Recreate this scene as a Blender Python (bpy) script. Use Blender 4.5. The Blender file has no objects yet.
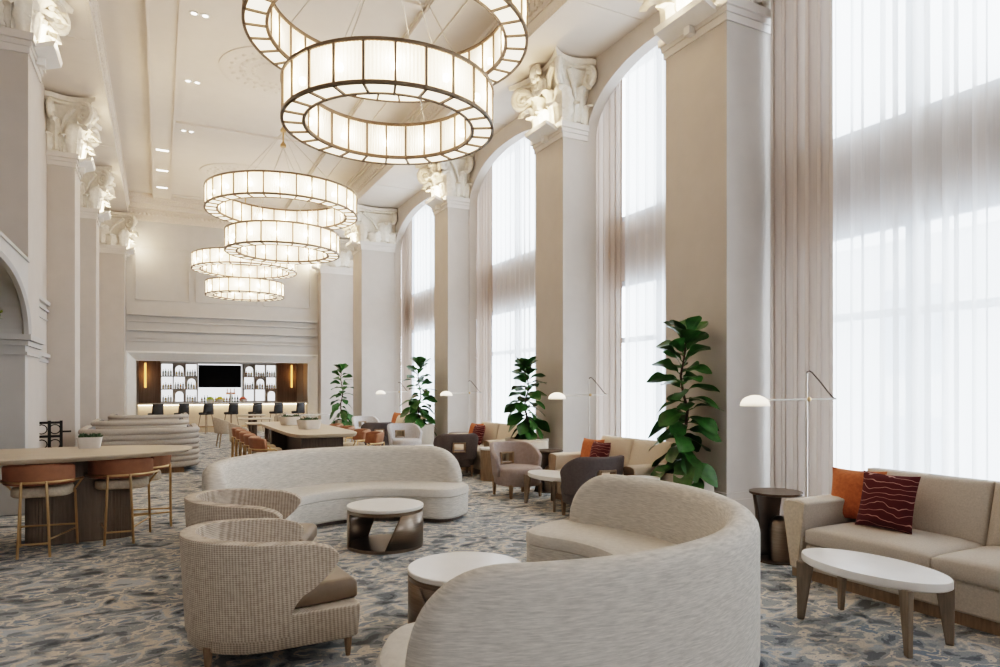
import bpy, math, random
from math import sin, cos, pi, radians as R, atan2, sqrt
random.seed(7)
C = bpy.context.scene.collection
SC = bpy.context.scene

# ------------------------------------------------------------------ materials
def _new(name):
    m = bpy.data.materials.new(name); m.use_nodes = True
    nt = m.node_tree; b = nt.nodes['Principled BSDF']
    return m, nt, b
def _tex(nt, scale=(1, 1, 1)):
    tc = nt.nodes.new('ShaderNodeTexCoord'); mp = nt.nodes.new('ShaderNodeMapping')
    mp.inputs['Scale'].default_value = scale
    nt.links.new(tc.outputs['Object'], mp.inputs['Vector']); return mp
def _noise(nt, vec, scale, detail=3, rough=.6, dist=0):
    n = nt.nodes.new('ShaderNodeTexNoise')
    n.inputs['Scale'].default_value = scale; n.inputs['Detail'].default_value = detail
    n.inputs['Roughness'].default_value = rough; n.inputs['Distortion'].default_value = dist
    nt.links.new(vec.outputs['Vector'], n.inputs['Vector']); return n
def _ramp(nt, src, stops, const=False):
    r = nt.nodes.new('ShaderNodeValToRGB'); e = r.color_ramp.elements
    if const: r.color_ramp.interpolation = 'CONSTANT'
    while len(e) < len(stops): e.new(.5)
    for k, (p, c) in enumerate(stops):
        e[k].position = p; e[k].color = (*c, 1)
    nt.links.new(src, r.inputs['Fac']); return r
def _bump(nt, b, src, strength, dist=.01):
    bp = nt.nodes.new('ShaderNodeBump'); bp.inputs['Strength'].default_value = strength
    bp.inputs['Distance'].default_value = dist
    nt.links.new(src, bp.inputs['Height']); nt.links.new(bp.outputs['Normal'], b.inputs['Normal'])
def _c(c, k): return tuple(min(1, x * k) for x in c)
def mat(name, col, rough=.6, metal=0, scale=(1, 1, 1), nscale=8, var=.12, bump=0, detail=3, spec=.5, bdist=.01):
    m, nt, b = _new(name)
    mp = _tex(nt, scale); n = _noise(nt, mp, nscale, detail)
    r = _ramp(nt, n.outputs['Fac'], [(.3, _c(col, 1 - var)), (.7, _c(col, 1 + var))])
    nt.links.new(r.outputs['Color'], b.inputs['Base Color'])
    b.inputs['Roughness'].default_value = rough; b.inputs['Metallic'].default_value = metal
    b.inputs['Specular IOR Level'].default_value = spec
    if bump: _bump(nt, b, n.outputs['Fac'], bump, bdist)
    return m
def emit(name, col, strength, transp=0, scale=(1, 1, 1), nscale=6, var=.1):
    m = bpy.data.materials.new(name); m.use_nodes = True; nt = m.node_tree
    nt.nodes.remove(nt.nodes['Principled BSDF']); out = nt.nodes['Material Output']
    mp = _tex(nt, scale); n = _noise(nt, mp, nscale, 2)
    r = _ramp(nt, n.outputs['Fac'], [(.3, _c(col, 1 - var)), (.7, col)])
    e = nt.nodes.new('ShaderNodeEmission'); e.inputs['Strength'].default_value = strength
    nt.links.new(r.outputs['Color'], e.inputs['Color'])
    if transp:
        t = nt.nodes.new('ShaderNodeBsdfTransparent'); mx = nt.nodes.new('ShaderNodeMixShader')
        mx.inputs[0].default_value = transp
        nt.links.new(e.outputs[0], mx.inputs[1]); nt.links.new(t.outputs[0], mx.inputs[2])
        nt.links.new(mx.outputs[0], out.inputs['Surface'])
    else: nt.links.new(e.outputs[0], out.inputs['Surface'])
    return m
def cloth(name, col, transp, transl):
    m = bpy.data.materials.new(name); m.use_nodes = True; nt = m.node_tree
    nt.nodes.remove(nt.nodes['Principled BSDF']); out = nt.nodes['Material Output']
    mp = _tex(nt, (1, 30, 1)); n = _noise(nt, mp, 1.5, 3)
    r = _ramp(nt, n.outputs['Fac'], [(.3, _c(col, .93)), (.7, col)])
    d = nt.nodes.new('ShaderNodeBsdfDiffuse'); tl = nt.nodes.new('ShaderNodeBsdfTranslucent')
    t = nt.nodes.new('ShaderNodeBsdfTransparent')
    for x in (d, tl): nt.links.new(r.outputs['Color'], x.inputs['Color'])
    a = nt.nodes.new('ShaderNodeMixShader'); a.inputs[0].default_value = transl
    nt.links.new(d.outputs[0], a.inputs[1]); nt.links.new(tl.outputs[0], a.inputs[2])
    b = nt.nodes.new('ShaderNodeMixShader'); b.inputs[0].default_value = transp
    nt.links.new(a.outputs[0], b.inputs[1]); nt.links.new(t.outputs[0], b.inputs[2])
    nt.links.new(b.outputs[0], out.inputs['Surface'])
    return m
def glass(name, tint=(.93, .96, .97), transp=.9):
    m = bpy.data.materials.new(name); m.use_nodes = True; nt = m.node_tree
    nt.nodes.remove(nt.nodes['Principled BSDF']); out = nt.nodes['Material Output']
    g = nt.nodes.new('ShaderNodeBsdfGlossy'); g.inputs['Roughness'].default_value = .05
    t = nt.nodes.new('ShaderNodeBsdfTransparent'); t.inputs['Color'].default_value = (*tint, 1)
    mp = _tex(nt); n = _noise(nt, mp, 1.0, 2)
    r = _ramp(nt, n.outputs['Fac'], [(.3, tint), (.7, _c(tint, 1.03))])
    nt.links.new(r.outputs['Color'], t.inputs['Color'])
    mx = nt.nodes.new('ShaderNodeMixShader'); mx.inputs[0].default_value = transp
    nt.links.new(g.outputs[0], mx.inputs[1]); nt.links.new(t.outputs[0], mx.inputs[2])
    nt.links.new(mx.outputs[0], out.inputs['Surface']); return m

def carpet():
    m, nt, b = _new('carpet_mottled')
    mp = _tex(nt, (1.0, 1.35, 1))
    w = _noise(nt, mp, 1.6, 3, .6)
    mix = nt.nodes.new('ShaderNodeVectorMath'); mix.operation = 'MULTIPLY_ADD'
    mix.inputs[1].default_value = (.22, .16, 0)
    nt.links.new(w.outputs['Color'], mix.inputs[0]); nt.links.new(mp.outputs['Vector'], mix.inputs[2])
    n1 = _noise(nt, mix, 3.4, 3.5, .50, .55)
    r1 = _ramp(nt, n1.outputs['Fac'], [(.0, (.075, .082, .092)), (.39, (.125, .138, .152)), (.445, (.20, .215, .23)), (.485, (.285, .29, .295)), (.52, (.435, .395, .35)), (.575, (.315, .335, .355)), (.635, (.165, .18, .195))], True)
    n2 = _noise(nt, mix, 6.5, 3, .55, .4)
    r2 = _ramp(nt, n2.outputs['Fac'], [(.0, (.12, .13, .145)), (.40, (.23, .24, .25)), (.52, (.445, .405, .36)), (.6, (.18, .21, .245))], True)
    n3 = _noise(nt, mp, 2.3, 2, .5)
    r3 = _ramp(nt, n3.outputs['Fac'], [(.43, (0, 0, 0)), (.53, (1, 1, 1))])
    mx = nt.nodes.new('ShaderNodeMixRGB'); nt.links.new(r3.outputs['Color'], mx.inputs[0])
    nt.links.new(r1.outputs['Color'], mx.inputs[1]); nt.links.new(r2.outputs['Color'], mx.inputs[2])
    n4 = _noise(nt, mp, 90, 2, .6); r4 = _ramp(nt, n4.outputs['Fac'], [(.3, (1.25, 1.25, 1.25)), (.7, (1.75, 1.75, 1.72))])
    ml = nt.nodes.new('ShaderNodeMixRGB'); ml.blend_type = 'MULTIPLY'; ml.inputs[0].default_value = 1
    nt.links.new(mx.outputs[0], ml.inputs[1]); nt.links.new(r4.outputs['Color'], ml.inputs[2])
    nt.links.new(ml.outputs[0], b.inputs['Base Color']); b.inputs['Roughness'].default_value = .95
    b.inputs['Specular IOR Level'].default_value = .1
    _bump(nt, b, n4.outputs['Fac'], .3, .01)
    return m
def tweed(name, c1, c2, s=110):
    m, nt, b = _new(name)
    mp = _tex(nt)
    mp2 = _tex(nt, (1, 1, 0))
    wx = nt.nodes.new('ShaderNodeTexWave'); wx.bands_direction = 'DIAGONAL'; wx.inputs['Scale'].default_value = s * .26
    wz = nt.nodes.new('ShaderNodeTexWave'); wz.bands_direction = 'Z'; wz.inputs['Scale'].default_value = s * .22
    for w, v in ((wx, mp2), (wz, mp)):
        w.inputs['Distortion'].default_value = 2.0; w.inputs['Detail'].default_value = 2; w.inputs['Detail Scale'].default_value = .6
        nt.links.new(v.outputs['Vector'], w.inputs['Vector'])
    mu = nt.nodes.new('ShaderNodeMath'); mu.operation = 'ADD'
    nt.links.new(wx.outputs['Fac'], mu.inputs[0]); nt.links.new(wz.outputs['Fac'], mu.inputs[1])
    n = _noise(nt, mp, 30, 3)
    ad = nt.nodes.new('ShaderNodeMath'); ad.operation = 'MULTIPLY'
    nt.links.new(mu.outputs[0], ad.inputs[0]); nt.links.new(n.outputs['Fac'], ad.inputs[1])
    r = _ramp(nt, ad.outputs[0], [(.2, c1), (.75, c2)])
    nt.links.new(r.outputs['Color'], b.inputs['Base Color']); b.inputs['Roughness'].default_value = .9
    b.inputs['Specular IOR Level'].default_value = .15
    _bump(nt, b, ad.outputs[0], .35, .004)
    return m
def wavy(name, base, line):
    m, nt, b = _new(name)
    mp = _tex(nt, (1, 1, 1))
    w = nt.nodes.new('ShaderNodeTexWave'); w.bands_direction = 'Z'; w.inputs['Scale'].default_value = 6.2
    w.inputs['Distortion'].default_value = 9; w.inputs['Detail'].default_value = 1.5; w.inputs['Detail Scale'].default_value = 1.0
    nt.links.new(mp.outputs['Vector'], w.inputs['Vector'])
    r = _ramp(nt, w.outputs['Fac'], [(.0, base), (.965, base), (.99, line)])
    nt.links.new(r.outputs['Color'], b.inputs['Base Color']); b.inputs['Roughness'].default_value = .9
    return m

M = {}
M['carpet'] = carpet()
M['wall'] = mat('wall_paint', (.555, .51, .47), .75, nscale=3, var=.03, bump=.03)
M['wallgrey'] = mat('wall_paint_grey', (.54, .525, .51), .75, nscale=3, var=.03)
M['ceil'] = mat('ceiling_paint', (.72, .66, .60), .8, nscale=3, var=.02)
M['trim'] = mat('trim_paint', (.70, .66, .62), .6, nscale=4, var=.03)
M['plaster'] = mat('capital_plaster', (.80, .75, .67), .7, nscale=14, var=.08, bump=.25)
M['orn'] = mat('ornament_plaster', (.70, .64, .58), .7, nscale=40, var=.12, bump=.6)
M['sheer'] = cloth('sheer_voile', (.95, .945, .94), .34, .62)
M['drape'] = cloth('linen_drape', (.58, .49, .425), .02, .20)
M['glass'] = glass('window_glass')
M['winframe'] = mat('window_frame_paint', (.48, .50, .54), .5, var=.04)
M['spandrel'] = mat('spandrel_panel', (.52, .43, .38), .7, var=.05)
M['boucle'] = mat('ivory_boucle', (.655, .62, .57), .95, scale=(1, 1, 10), nscale=13, var=.2, bump=.3, detail=7, spec=.12, bdist=.006)
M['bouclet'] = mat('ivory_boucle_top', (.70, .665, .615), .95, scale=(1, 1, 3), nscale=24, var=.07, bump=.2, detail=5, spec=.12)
M['tweed'] = tweed('beige_tweed', (.40, .33, .265), (.66, .58, .49))
M['leather'] = mat('taupe_leather', (.245, .185, .135), .5, nscale=6, var=.1, bump=.05)
M['cognac'] = mat('cognac_leather', (.37, .175, .10), .5, nscale=7, var=.14, bump=.06)
M['cream_seat'] = mat('cream_seat_fabric', (.62, .53, .42), .9, nscale=40, var=.12, bump=.15)
M['sofa'] = mat('oatmeal_linen', (.55, .495, .435), .95, scale=(1, 1, 1), nscale=90, var=.10, bump=.2, spec=.12, bdist=.004)
M['sofacream'] = mat('cream_linen', (.66, .57, .47), .95, nscale=90, var=.08, bump=.2, spec=.12, bdist=.004)
M['mauve'] = mat('mauve_velvet', (.36, .30, .28), .85, nscale=25, var=.08, bump=.05, spec=.2)
M['greyfab'] = mat('dove_grey_fabric', (.50, .48, .48), .9, nscale=25, var=.08, bump=.05, spec=.2)
M['charcoal'] = mat('charcoal_fabric', (.155, .135, .135), .9, nscale=35, var=.10, bump=.1, spec=.2)
M['wood'] = mat('oak_wood', (.30, .215, .145), .5, scale=(8, 8, 1), nscale=6, var=.2, bump=.05)
M['greywood'] = mat('weathered_oak', (.235, .185, .14), .55, scale=(8, 8, 1), nscale=6, var=.18, bump=.05)
M['pedestal'] = mat('ribbed_pedestal_wood', (.25, .20, .16), .5, scale=(12, 12, 1), nscale=4, var=.15)
M['shelfwood'] = mat('bar_shelf_wood', (.42, .37, .32), .6, var=.08)
M['tablewood'] = mat('pale_table_wood', (.56, .46, .35), .38, scale=(1, 9, 1), nscale=3, var=.12)
M['darkwood'] = mat('dark_table_base', (.135, .105, .085), .5, scale=(12, 12, 1), nscale=4, var=.25)
M['slatwood'] = mat('bar_slat_wood', (.27, .21, .17), .6, scale=(22, 22, .3), nscale=3, var=.4)
M['bronze'] = mat('brushed_bronze', (.30, .245, .20), .33, 1, scale=(1, 1, 40), nscale=3, var=.12)
M['darkbronze'] = mat('dark_bronze', (.12, .09, .07), .42, .7, nscale=6, var=.15)
M['brass'] = mat('brass', (.66, .47, .27), .32, 1, nscale=5, var=.06)
M['nickel'] = mat('satin_nickel', (.62, .58, .52), .3, 1, nscale=5, var=.05)
M['chandmetal'] = mat('antique_bronze_frame', (.19, .14, .095), .5, .3, nscale=5, var=.1)
M['marble'] = mat('white_marble', (.84, .81, .77), .28, nscale=5, var=.05, detail=8)
M['white'] = mat('white_enamel', (.82, .80, .77), .4, var=.03)
M['lampshade'] = cloth('opal_lamp_shade', (.88, .85, .80), 0, .45)
M['black'] = mat('black_leather', (.035, .037, .042), .5, nscale=10, var=.15)
M['iron'] = mat('black_iron', (.015, .015, .016), .5, .4, var=.1)
M['orange'] = mat('rust_velvet', (.47, .155, .06), .85, nscale=35, var=.16, bump=.1)
M['burg'] = wavy('burgundy_wave', (.095, .018, .022), (.52, .30, .26))
M['creampillow'] = mat('cream_pillow', (.72, .62, .50), .9, nscale=30, var=.1)
M['leaf'] = mat('fig_leaf', (.035, .105, .022), .36, nscale=9, var=.35, spec=.5)
M['leaf2'] = mat('succulent_leaf', (.06, .10, .05), .5, nscale=20, var=.4)
M['leaf3'] = mat('shrub_leaf', (.16, .24, .05), .5, nscale=20, var=.4)
M['stem'] = mat('brown_stem', (.06, .035, .022), .8, nscale=20, var=.3)
M['soil'] = mat('dark_soil', (.03, .024, .02), .95, nscale=40, var=.4, bump=.5)
M['planter'] = mat('sand_planter', (.52, .46, .39), .7, nscale=20, var=.06)
M['pot'] = mat('white_ceramic', (.72, .68, .63), .5, nscale=10, var=.05)
M['booth'] = mat('booth_fabric', (.46, .415, .37), .85, nscale=40, var=.08, bump=.1, spec=.2)
M['boothin'] = mat('booth_inner_fabric', (.20, .195, .20), .9, nscale=40, var=.08)
M['screen'] = mat('tv_screen', (.006, .006, .007), .5, var=.05, spec=.1)
M['stone'] = mat('bar_stone', (.50, .45, .40), .3, nscale=8, var=.1)
M['barfront'] = mat('bar_front_panel', (.78, .66, .52), .6, nscale=5, var=.06)
def lampglass(name, col, e, transp):
    m = emit(name, col, e, transp, (1, 1, 1), 2.2, .15); nt = m.node_tree
    mx = [n for n in nt.nodes if n.type == 'MIX_SHADER'][0]; em = [n for n in nt.nodes if n.type == 'EMISSION'][0]
    tl = nt.nodes.new('ShaderNodeBsdfTranslucent'); tl.inputs['Color'].default_value = (.75, .68, .60, 1)
    ad = nt.nodes.new('ShaderNodeAddShader'); nt.links.new(em.outputs[0], ad.inputs[0]); nt.links.new(tl.outputs[0], ad.inputs[1])
    nt.links.new(ad.outputs[0], mx.inputs[1]); return m
M['shadeglass'] = lampglass('ribbed_glass', (1, .83, .63), 1.0, .16)
M['shadeinner'] = lampglass('ribbed_glass_inner', (1, .81, .60), .9, .16)
M['diffuser'] = emit('chandelier_diffuser', (1, .83, .62), 2.2, 0, var=.05)
M['bulb'] = emit('warm_bulb', (1, .76, .50), 150)
M['back'] = emit('shelf_backlight', (.97, .98, 1), 1.15, 0, var=.03)
M['amber'] = emit('amber_glow', (1, .45, .12), 1.8, 0, var=.1)
M['led'] = emit('warm_led', (1, .80, .56), 9)
M['lampglow'] = emit('lamp_glow', (1, .86, .68), 6)
M['spot'] = emit('downlight_glow', (1, .92, .8), 6)
BOT = [mat('bottle_dark', (.03, .035, .03), .15, var=.2), mat('bottle_amber', (.30, .12, .03), .15, var=.2),
       mat('bottle_green', (.05, .11, .05), .15, var=.2), mat('bottle_clear', (.60, .63, .63), .12, var=.1),
       mat('bottle_gold', (.50, .33, .08), .2, var=.2)]
M['blabel'] = mat('bottle_label', (.75, .70, .62), .7, var=.1)
M['cork'] = mat('bottle_cap', (.10, .06, .04), .5, var=.2)

# ------------------------------------------------------------------ mesh builder
class MB:
    def __init__(s): s.v = []; s.f = []
    def add(s, vs, fs):
        o = len(s.v); s.v += [tuple(p) for p in vs]; s.f += [tuple(i + o for i in f) for f in fs]; return s
    def box(s, c, d, rz=0, taper=1.0):
        x, y, z = d[0] / 2, d[1] / 2, d[2] / 2; vs = []
        for sz in (-1, 1):
            t = taper if sz < 0 else 1
            for sx, sy in ((-1, -1), (1, -1), (1, 1), (-1, 1)):
                px, py = sx * x * t, sy * y * t
                vs.append((c[0] + px * cos(rz) - py * sin(rz), c[1] + px * sin(rz) + py * cos(rz), c[2] + sz * z))
        return s.add(vs, [(3, 2, 1, 0), (4, 5, 6, 7), (0, 1, 5, 4), (1, 2, 6, 5), (2, 3, 7, 6), (3, 0, 4, 7)])
    def b2(s, x0, x1, y0, y1, z0, z1):
        return s.box(((x0 + x1) / 2, (y0 + y1) / 2, (z0 + z1) / 2), (abs(x1 - x0), abs(y1 - y0), abs(z1 - z0)))
    def prism(s, pts, z0, z1, s0=1.0, s1=1.0, cx=0, cy=0):
        n = len(pts)
        vs = [(cx + (p[0] - cx) * s0, cy + (p[1] - cy) * s0, z0) for p in pts] + [(cx + (p[0] - cx) * s1, cy + (p[1] - cy) * s1, z1) for p in pts]
        fs = [tuple(range(n - 1, -1, -1)), tuple(range(n, 2 * n))] + [(i, (i + 1) % n, n + (i + 1) % n, n + i) for i in range(n)]
        return s.add(vs, fs)
    def stack(s, pts, levels, cx=0, cy=0, cap=True):   # levels: (z, scale) or (z, sx, sy)
        n = len(pts); vs = []; fs = []
        for L in levels:
            sx = L[1]; sy = L[2] if len(L) > 2 else sx
            vs += [(cx + (p[0] - cx) * sx, cy + (p[1] - cy) * sy, L[0]) for p in pts]
        for k in range(len(levels) - 1):
            for i in range(n):
                j = (i + 1) % n; fs.append((k * n + i, k * n + j, (k + 1) * n + j, (k + 1) * n + i))
        if cap: fs += [tuple(range(n - 1, -1, -1)), tuple(range((len(levels) - 1) * n, len(levels) * n))]
        return s.add(vs, fs)
    def lathe(s, prof, n=24, c=(0, 0, 0), cap=True):
        vs = []; fs = []
        for r, z in prof:
            vs += [(c[0] + r * cos(2 * pi * i / n), c[1] + r * sin(2 * pi * i / n), c[2] + z) for i in range(n)]
        for k in range(len(prof) - 1):
            for i in range(n):
                j = (i + 1) % n; fs.append((k * n + i, k * n + j, (k + 1) * n + j, (k + 1) * n + i))
        if cap: fs += [tuple(range(n - 1, -1, -1)), tuple(range((len(prof) - 1) * n, len(prof) * n))]
        return s.add(vs, fs)
    def tube(s, pts, r, n=8, closed=False):
        import mathutils
        P = [mathutils.Vector(p) for p in pts]; m = len(P); vs = []; fs = []
        rad = r if isinstance(r, (list, tuple)) else [r] * m
        up = mathutils.Vector((0, 0, 1)); prev = None
        for i in range(m):
            if closed: t = P[(i + 1) % m] - P[i - 1]
            else: t = P[min(i + 1, m - 1)] - P[max(i - 1, 0)]
            t.normalize()
            if prev is None:
                a = up.cross(t)
                if a.length < .05: a = mathutils.Vector((1, 0, 0)).cross(t)
            else:
                a = prev - t * prev.dot(t)
                if a.length < 1e-4: a = up.cross(t)
            a.normalize(); prev = a; b = t.cross(a)
            for k in range(n):
                q = P[i] + (a * cos(2 * pi * k / n) + b * sin(2 * pi * k / n)) * rad[i]; vs.append(tuple(q))
        for i in range(m if closed else m - 1):
            i2 = (i + 1) % m
            for k in range(n):
                k2 = (k + 1) % n; fs.append((i * n + k, i * n + k2, i2 * n + k2, i2 * n + k))
        if not closed: fs += [tuple(range(n - 1, -1, -1)), tuple(range((m - 1) * n, m * n))]
        return s.add(vs, fs)
    def bar(s, a, b, r, n=8, r2=None): return s.tube([a, b], [r, r if r2 is None else r2], n)
    def grid(s, fn, nu, nv, closeu=False, skip=None):
        vs = [fn(i / (nu if closeu else nu - 1) if nu > 1 else 0, j / (nv - 1)) for i in range(nu) for j in range(nv)]; fs = []
        for i in range(nu if closeu else nu - 1):
            i2 = (i + 1) % nu
            for j in range(nv - 1):
                if skip and skip(i, j): continue
                fs.append((i * nv + j, i2 * nv + j, i2 * nv + j + 1, i * nv + j + 1))
        return s.add(vs, fs)
    def sphere(s, c, r, n=12, m=8, sz=1):
        prof = [(max(1e-4, r * sin(pi * k / m)), -r * sz * cos(pi * k / m)) for k in range(m + 1)]
        return s.lathe(prof, n, c)
    def ring(s, sections, cap=True):     # sections: list of equal-length closed loops
        n = len(sections[0]); vs = []; fs = []
        for q in sections: vs += q
        for k in range(len(sections) - 1):
            for i in range(n):
                j = (i + 1) % n; fs.append((k * n + i, k * n + j, (k + 1) * n + j, (k + 1) * n + i))
        if cap: fs += [tuple(range(n - 1, -1, -1)), tuple(range((len(sections) - 1) * n, len(sections) * n))]
        return s.add(vs, fs)

def obj(name, mb, m, parent=None, smooth=35, bevel=0, bseg=2, solid=0, sub=0, fix=True):
    me = bpy.data.meshes.new(name); me.from_pydata(mb.v, [], mb.f); me.update()
    if fix:
        import bmesh
        bm = bmesh.new(); bm.from_mesh(me); bmesh.ops.recalc_face_normals(bm, faces=bm.faces); bm.to_mesh(me); bm.free()
    me.materials.append(m)
    if smooth:
        me.polygons.foreach_set('use_smooth', [True] * len(me.polygons))
        me.set_sharp_from_angle(angle=R(smooth))
    o = bpy.data.objects.new(name, me); C.objects.link(o)
    if parent: o.parent = parent
    if solid:
        s = o.modifiers.new('solid', 'SOLIDIFY'); s.thickness = solid; s.offset = 0
    if sub:
        s = o.modifiers.new('sub', 'SUBSURF'); s.levels = sub; s.render_levels = sub
    if bevel:
        b = o.modifiers.new('bevel', 'BEVEL'); b.width = bevel; b.segments = bseg; b.limit_method = 'ANGLE'; b.angle_limit = R(40)
        b.harden_normals = False
    return o
def tag(o, label, cat, group=None, kind=None):
    if label: o['label'] = label
    if cat: o['category'] = cat
    if group: o['group'] = group
    if kind: o['kind'] = kind
    return o
def thing(name, label, cat, loc=(0, 0, 0), rz=0, group=None):
    o = bpy.data.objects.new(name, None); C.objects.link(o); o.empty_display_size = .2
    o.location = loc; o.rotation_euler = (0, 0, rz); return tag(o, label, cat, group)
def struct(name, mb, m, parent=None, **k):
    o = obj(name, mb, m, parent, **k)
    if not parent: o['kind'] = 'structure'
    return o
def dup(root, loc, rz=None, label=None, group=None):
    r = root.copy(); C.objects.link(r); r.location = loc
    if rz is not None: r.rotation_euler = (0, 0, rz)
    if label: r['label'] = label
    if group: r['group'] = group
    for ch in list(root.children):
        c = ch.copy(); C.objects.link(c); c.parent = r
        for g in list(ch.children):
            d = g.copy(); C.objects.link(d); d.parent = c
    return r
def face(dx, dy): return atan2(dy, dx) + pi / 2      # things are built facing -Y
def sup(w, d, n=40, e=4.0, cx=0, cy=0):                # superellipse outline
    out = []
    for i in range(n):
        t = 2 * pi * i / n; c, s = cos(t), sin(t)
        out.append((cx + w / 2 * math.copysign(abs(c) ** (2 / e), c), cy + d / 2 * math.copysign(abs(s) ** (2 / e), s)))
    return out
def cushion(mb, c, d, crown=.03, n=10, puff=.5, rz=0):    # soft box (x,y,z)
    w, dd, h = d
    def f(u, v, sgn):
        x = (u - .5) * 2; y = (v - .5) * 2
        edge = (1 - abs(x) ** 5) * (1 - abs(y) ** 5)
        z = sgn * (h / 2 * (.55 + .45 * max(0, edge) ** .35) + crown * (1 - x * x) * (1 - y * y))
        return x, y, z
    N = 13
    V = []
    for sgn in (1, -1):
        def g(u, v):
            u2 = .5 - .5 * cos(pi * u); v2 = .5 - .5 * cos(pi * v)
            x, y, z = f(u2, v2, sgn); return (c[0] + x * w / 2, c[1] + y * dd / 2, c[2] + z)
        mb.grid(g, N, N)
        V.append(len(mb.v) - N * N)
    a, b = V
    rim = [i * N for i in range(N)] + [(N - 1) * N + j for j in range(1, N)] + [i * N + N - 1 for i in range(N - 2, -1, -1)] + [j for j in range(N - 2, 0, -1)]
    for k in range(len(rim)):
        p, q = rim[k], rim[(k + 1) % len(rim)]
        mb.f.append((a + p, a + q, b + q, b + p))
    return mb

# ------------------------------------------------------------------ room shell
CX = 2.2
ZC, ZO = 8.2, 7.30                       # centre ceiling, outer (lower) ceiling
struct('wall_near', MB().b2(-4.2, 7.1, -8.2, -8.0, 0, ZC), M['wall'])
struct('floor', MB().b2(-4.2, 7.5, -8.0, 29.2, -.1, 0), M['carpet'])
mb = MB().b2(-1.0, 5.4, -8.0, 26.2, ZC, ZC + .15)
mb.b2(-4.2, -1.0, -8.0, 26.2, ZO, ZC + .15); mb.b2(5.4, 7.6, -8.0, 26.2, ZO, ZC + .15)
struct('ceiling', mb, M['ceil'])
tn = [0]
def trim(mb, m=None, **k):
    tn[0] += 1; return struct('trim_%d' % tn[0], mb, m or M['trim'], **k)
# ceiling beams with small mouldings
for x0, x1 in ((-.2, .3), (4.1, 4.6)):
    b = MB().b2(x0, x1, -1.5, 25.9, ZC - .10, ZC)
    for x in (x0, x1): b.b2(x - .05, x + .05, -1.5, 25.9, ZC - .05, ZC); b.b2(x - .02, x + .02, -1.5, 25.9, ZC - .13, ZC)
    trim(b, M['ceil'])
# transverse thin bands in the centre panel
for y in (3.4, 10.8, 18.3, 25.3):
    b = MB().b2(.3, 4.1, y, y + .12, ZC - .05, ZC); trim(b, M['ceil'])
for x0, x1 in ((-3.9, -1.0), (5.4, 6.7)):
    b = MB()
    for y in (3.4, 8.2, 12.8, 18.2, 23.6): b.b2(x0, x1, y, y + .05, ZO - .008, ZO)
    trim(b, M['ceil'])
# ornamental frieze on the vertical steps
for x, s in ((-1.0, 1), (5.4, -1)):
    b = MB()
    b.b2(x, x + s * .05, -1.5, 25.9, ZC - .08, ZC); b.b2(x, x + s * .06, -1.5, 25.9, ZO, ZO + .10); b.b2(x, x + s * .03, -1.5, 25.9, ZO + .28, ZO + .32); b.b2(x, x + s * .03, -1.5, 25.9, ZO + .70, ZO + .74)
    for k in range(150):
        y = .2 + k * .17
        b.sphere((x + s * .01, y, ZO + .51), .075, 6, 5, 1.7); b.sphere((x + s * .01, y + .085, ZO + .41), .045, 6, 4); b.sphere((x + s * .01, y + .085, ZO + .61), .045, 6, 4)
    trim(b, M['orn'])

# right wall with arched openings
bays = [(1.6, 5.76), (6.0, 9.78), (10.75, 14.80), (15.75, 20.55), (21.65, 25.45)]
XW, XW2, ZSP, ZCR = 6.7, 6.9, 6.0, 6.95
def archz(y, a, b): 
    t = (2 * y - a - b) / (b - a); t = max(-1, min(1, t)); return ZSP + (ZCR - ZSP) * sqrt(max(0, 1 - abs(t) ** 2.3))
mb = MB(); prev = -8.0
for a, b in [(-7.6, -4.6)] + bays:  # first span is an added unseen opening behind the camera for fill daylight
    mb.b2(XW, XW2, prev, a, 0, ZO); prev = b
    N = 40
    ys = [a + (b - a) * (.5 - .5 * cos(pi * i / N)) for i in range(N + 1)]
    for i in range(N):
        y0, y1 = ys[i], ys[i + 1]; z0, z1 = archz(y0, a, b), archz(y1, a, b)
        mb.add([(XW, y0, z0), (XW, y1, z1), (XW, y1, ZO), (XW, y0, ZO), (XW2, y0, z0), (XW2, y1, z1), (XW2, y1, ZO), (XW2, y0, ZO)],
               [(0, 1, 2, 3), (7, 6, 5, 4), (0, 4, 5, 1)])
mb.b2(XW, XW2, prev, 26.1, 0, ZO)
struct('wall_right', mb, M['wall'], fix=False, smooth=20)
# windows behind the curtains
for k, (a, b) in enumerate(bays):
    w = bpy.data.objects.new('window_%d' % (k + 1), None); C.objects.link(w); w['kind'] = 'structure'
    w.location = (7.38, (a + b) / 2, 0); hw = (b - a) / 2 + .25
    f = MB()
    for y in (-hw, -hw / 3, hw / 3, hw): f.b2(-.05, .05, y - .07, y + .07, 0, 7.5)
    for z in (.10, 2.45, 3.45, 4.6, 7.46): f.b2(-.045, .045, -hw, hw, z - .045, z + .045)
    obj('frame', f, M['winframe'], w)
    obj('spandrel', MB().b2(-.06, .04, -hw, hw, 3.5, 4.55), M['spandrel'], w)
    obj('pane', MB().b2(-.006, .006, -hw, hw, .1, 3.45).b2(-.006, .006, -hw, hw, 4.6, 7.45), M['glass'], w)
# neighbouring facade across the street, seen faintly through the sheers
fb = thing('facade_building', 'pale stone building with plain windows seen faintly across the street through the sheers', 'building', (16, 5, 0))
obj('wall', MB().b2(0, 3, -10, 14, -6, 5.2), mat('pale_stone', (.80, .80, .82), .8, var=.04), fb)
for k in range(7):
    for j in range(2):
        obj('window', MB().b2(-.03, .05, -8 + k * 3, -6.6 + k * 3, -1.2 + j * 3.1, .9 + j * 3.1), mat('facade_window', (.45, .50, .58), .3, var=.1) if k + j == 0 else bpy.data.materials['facade_window'], fb)

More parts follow.
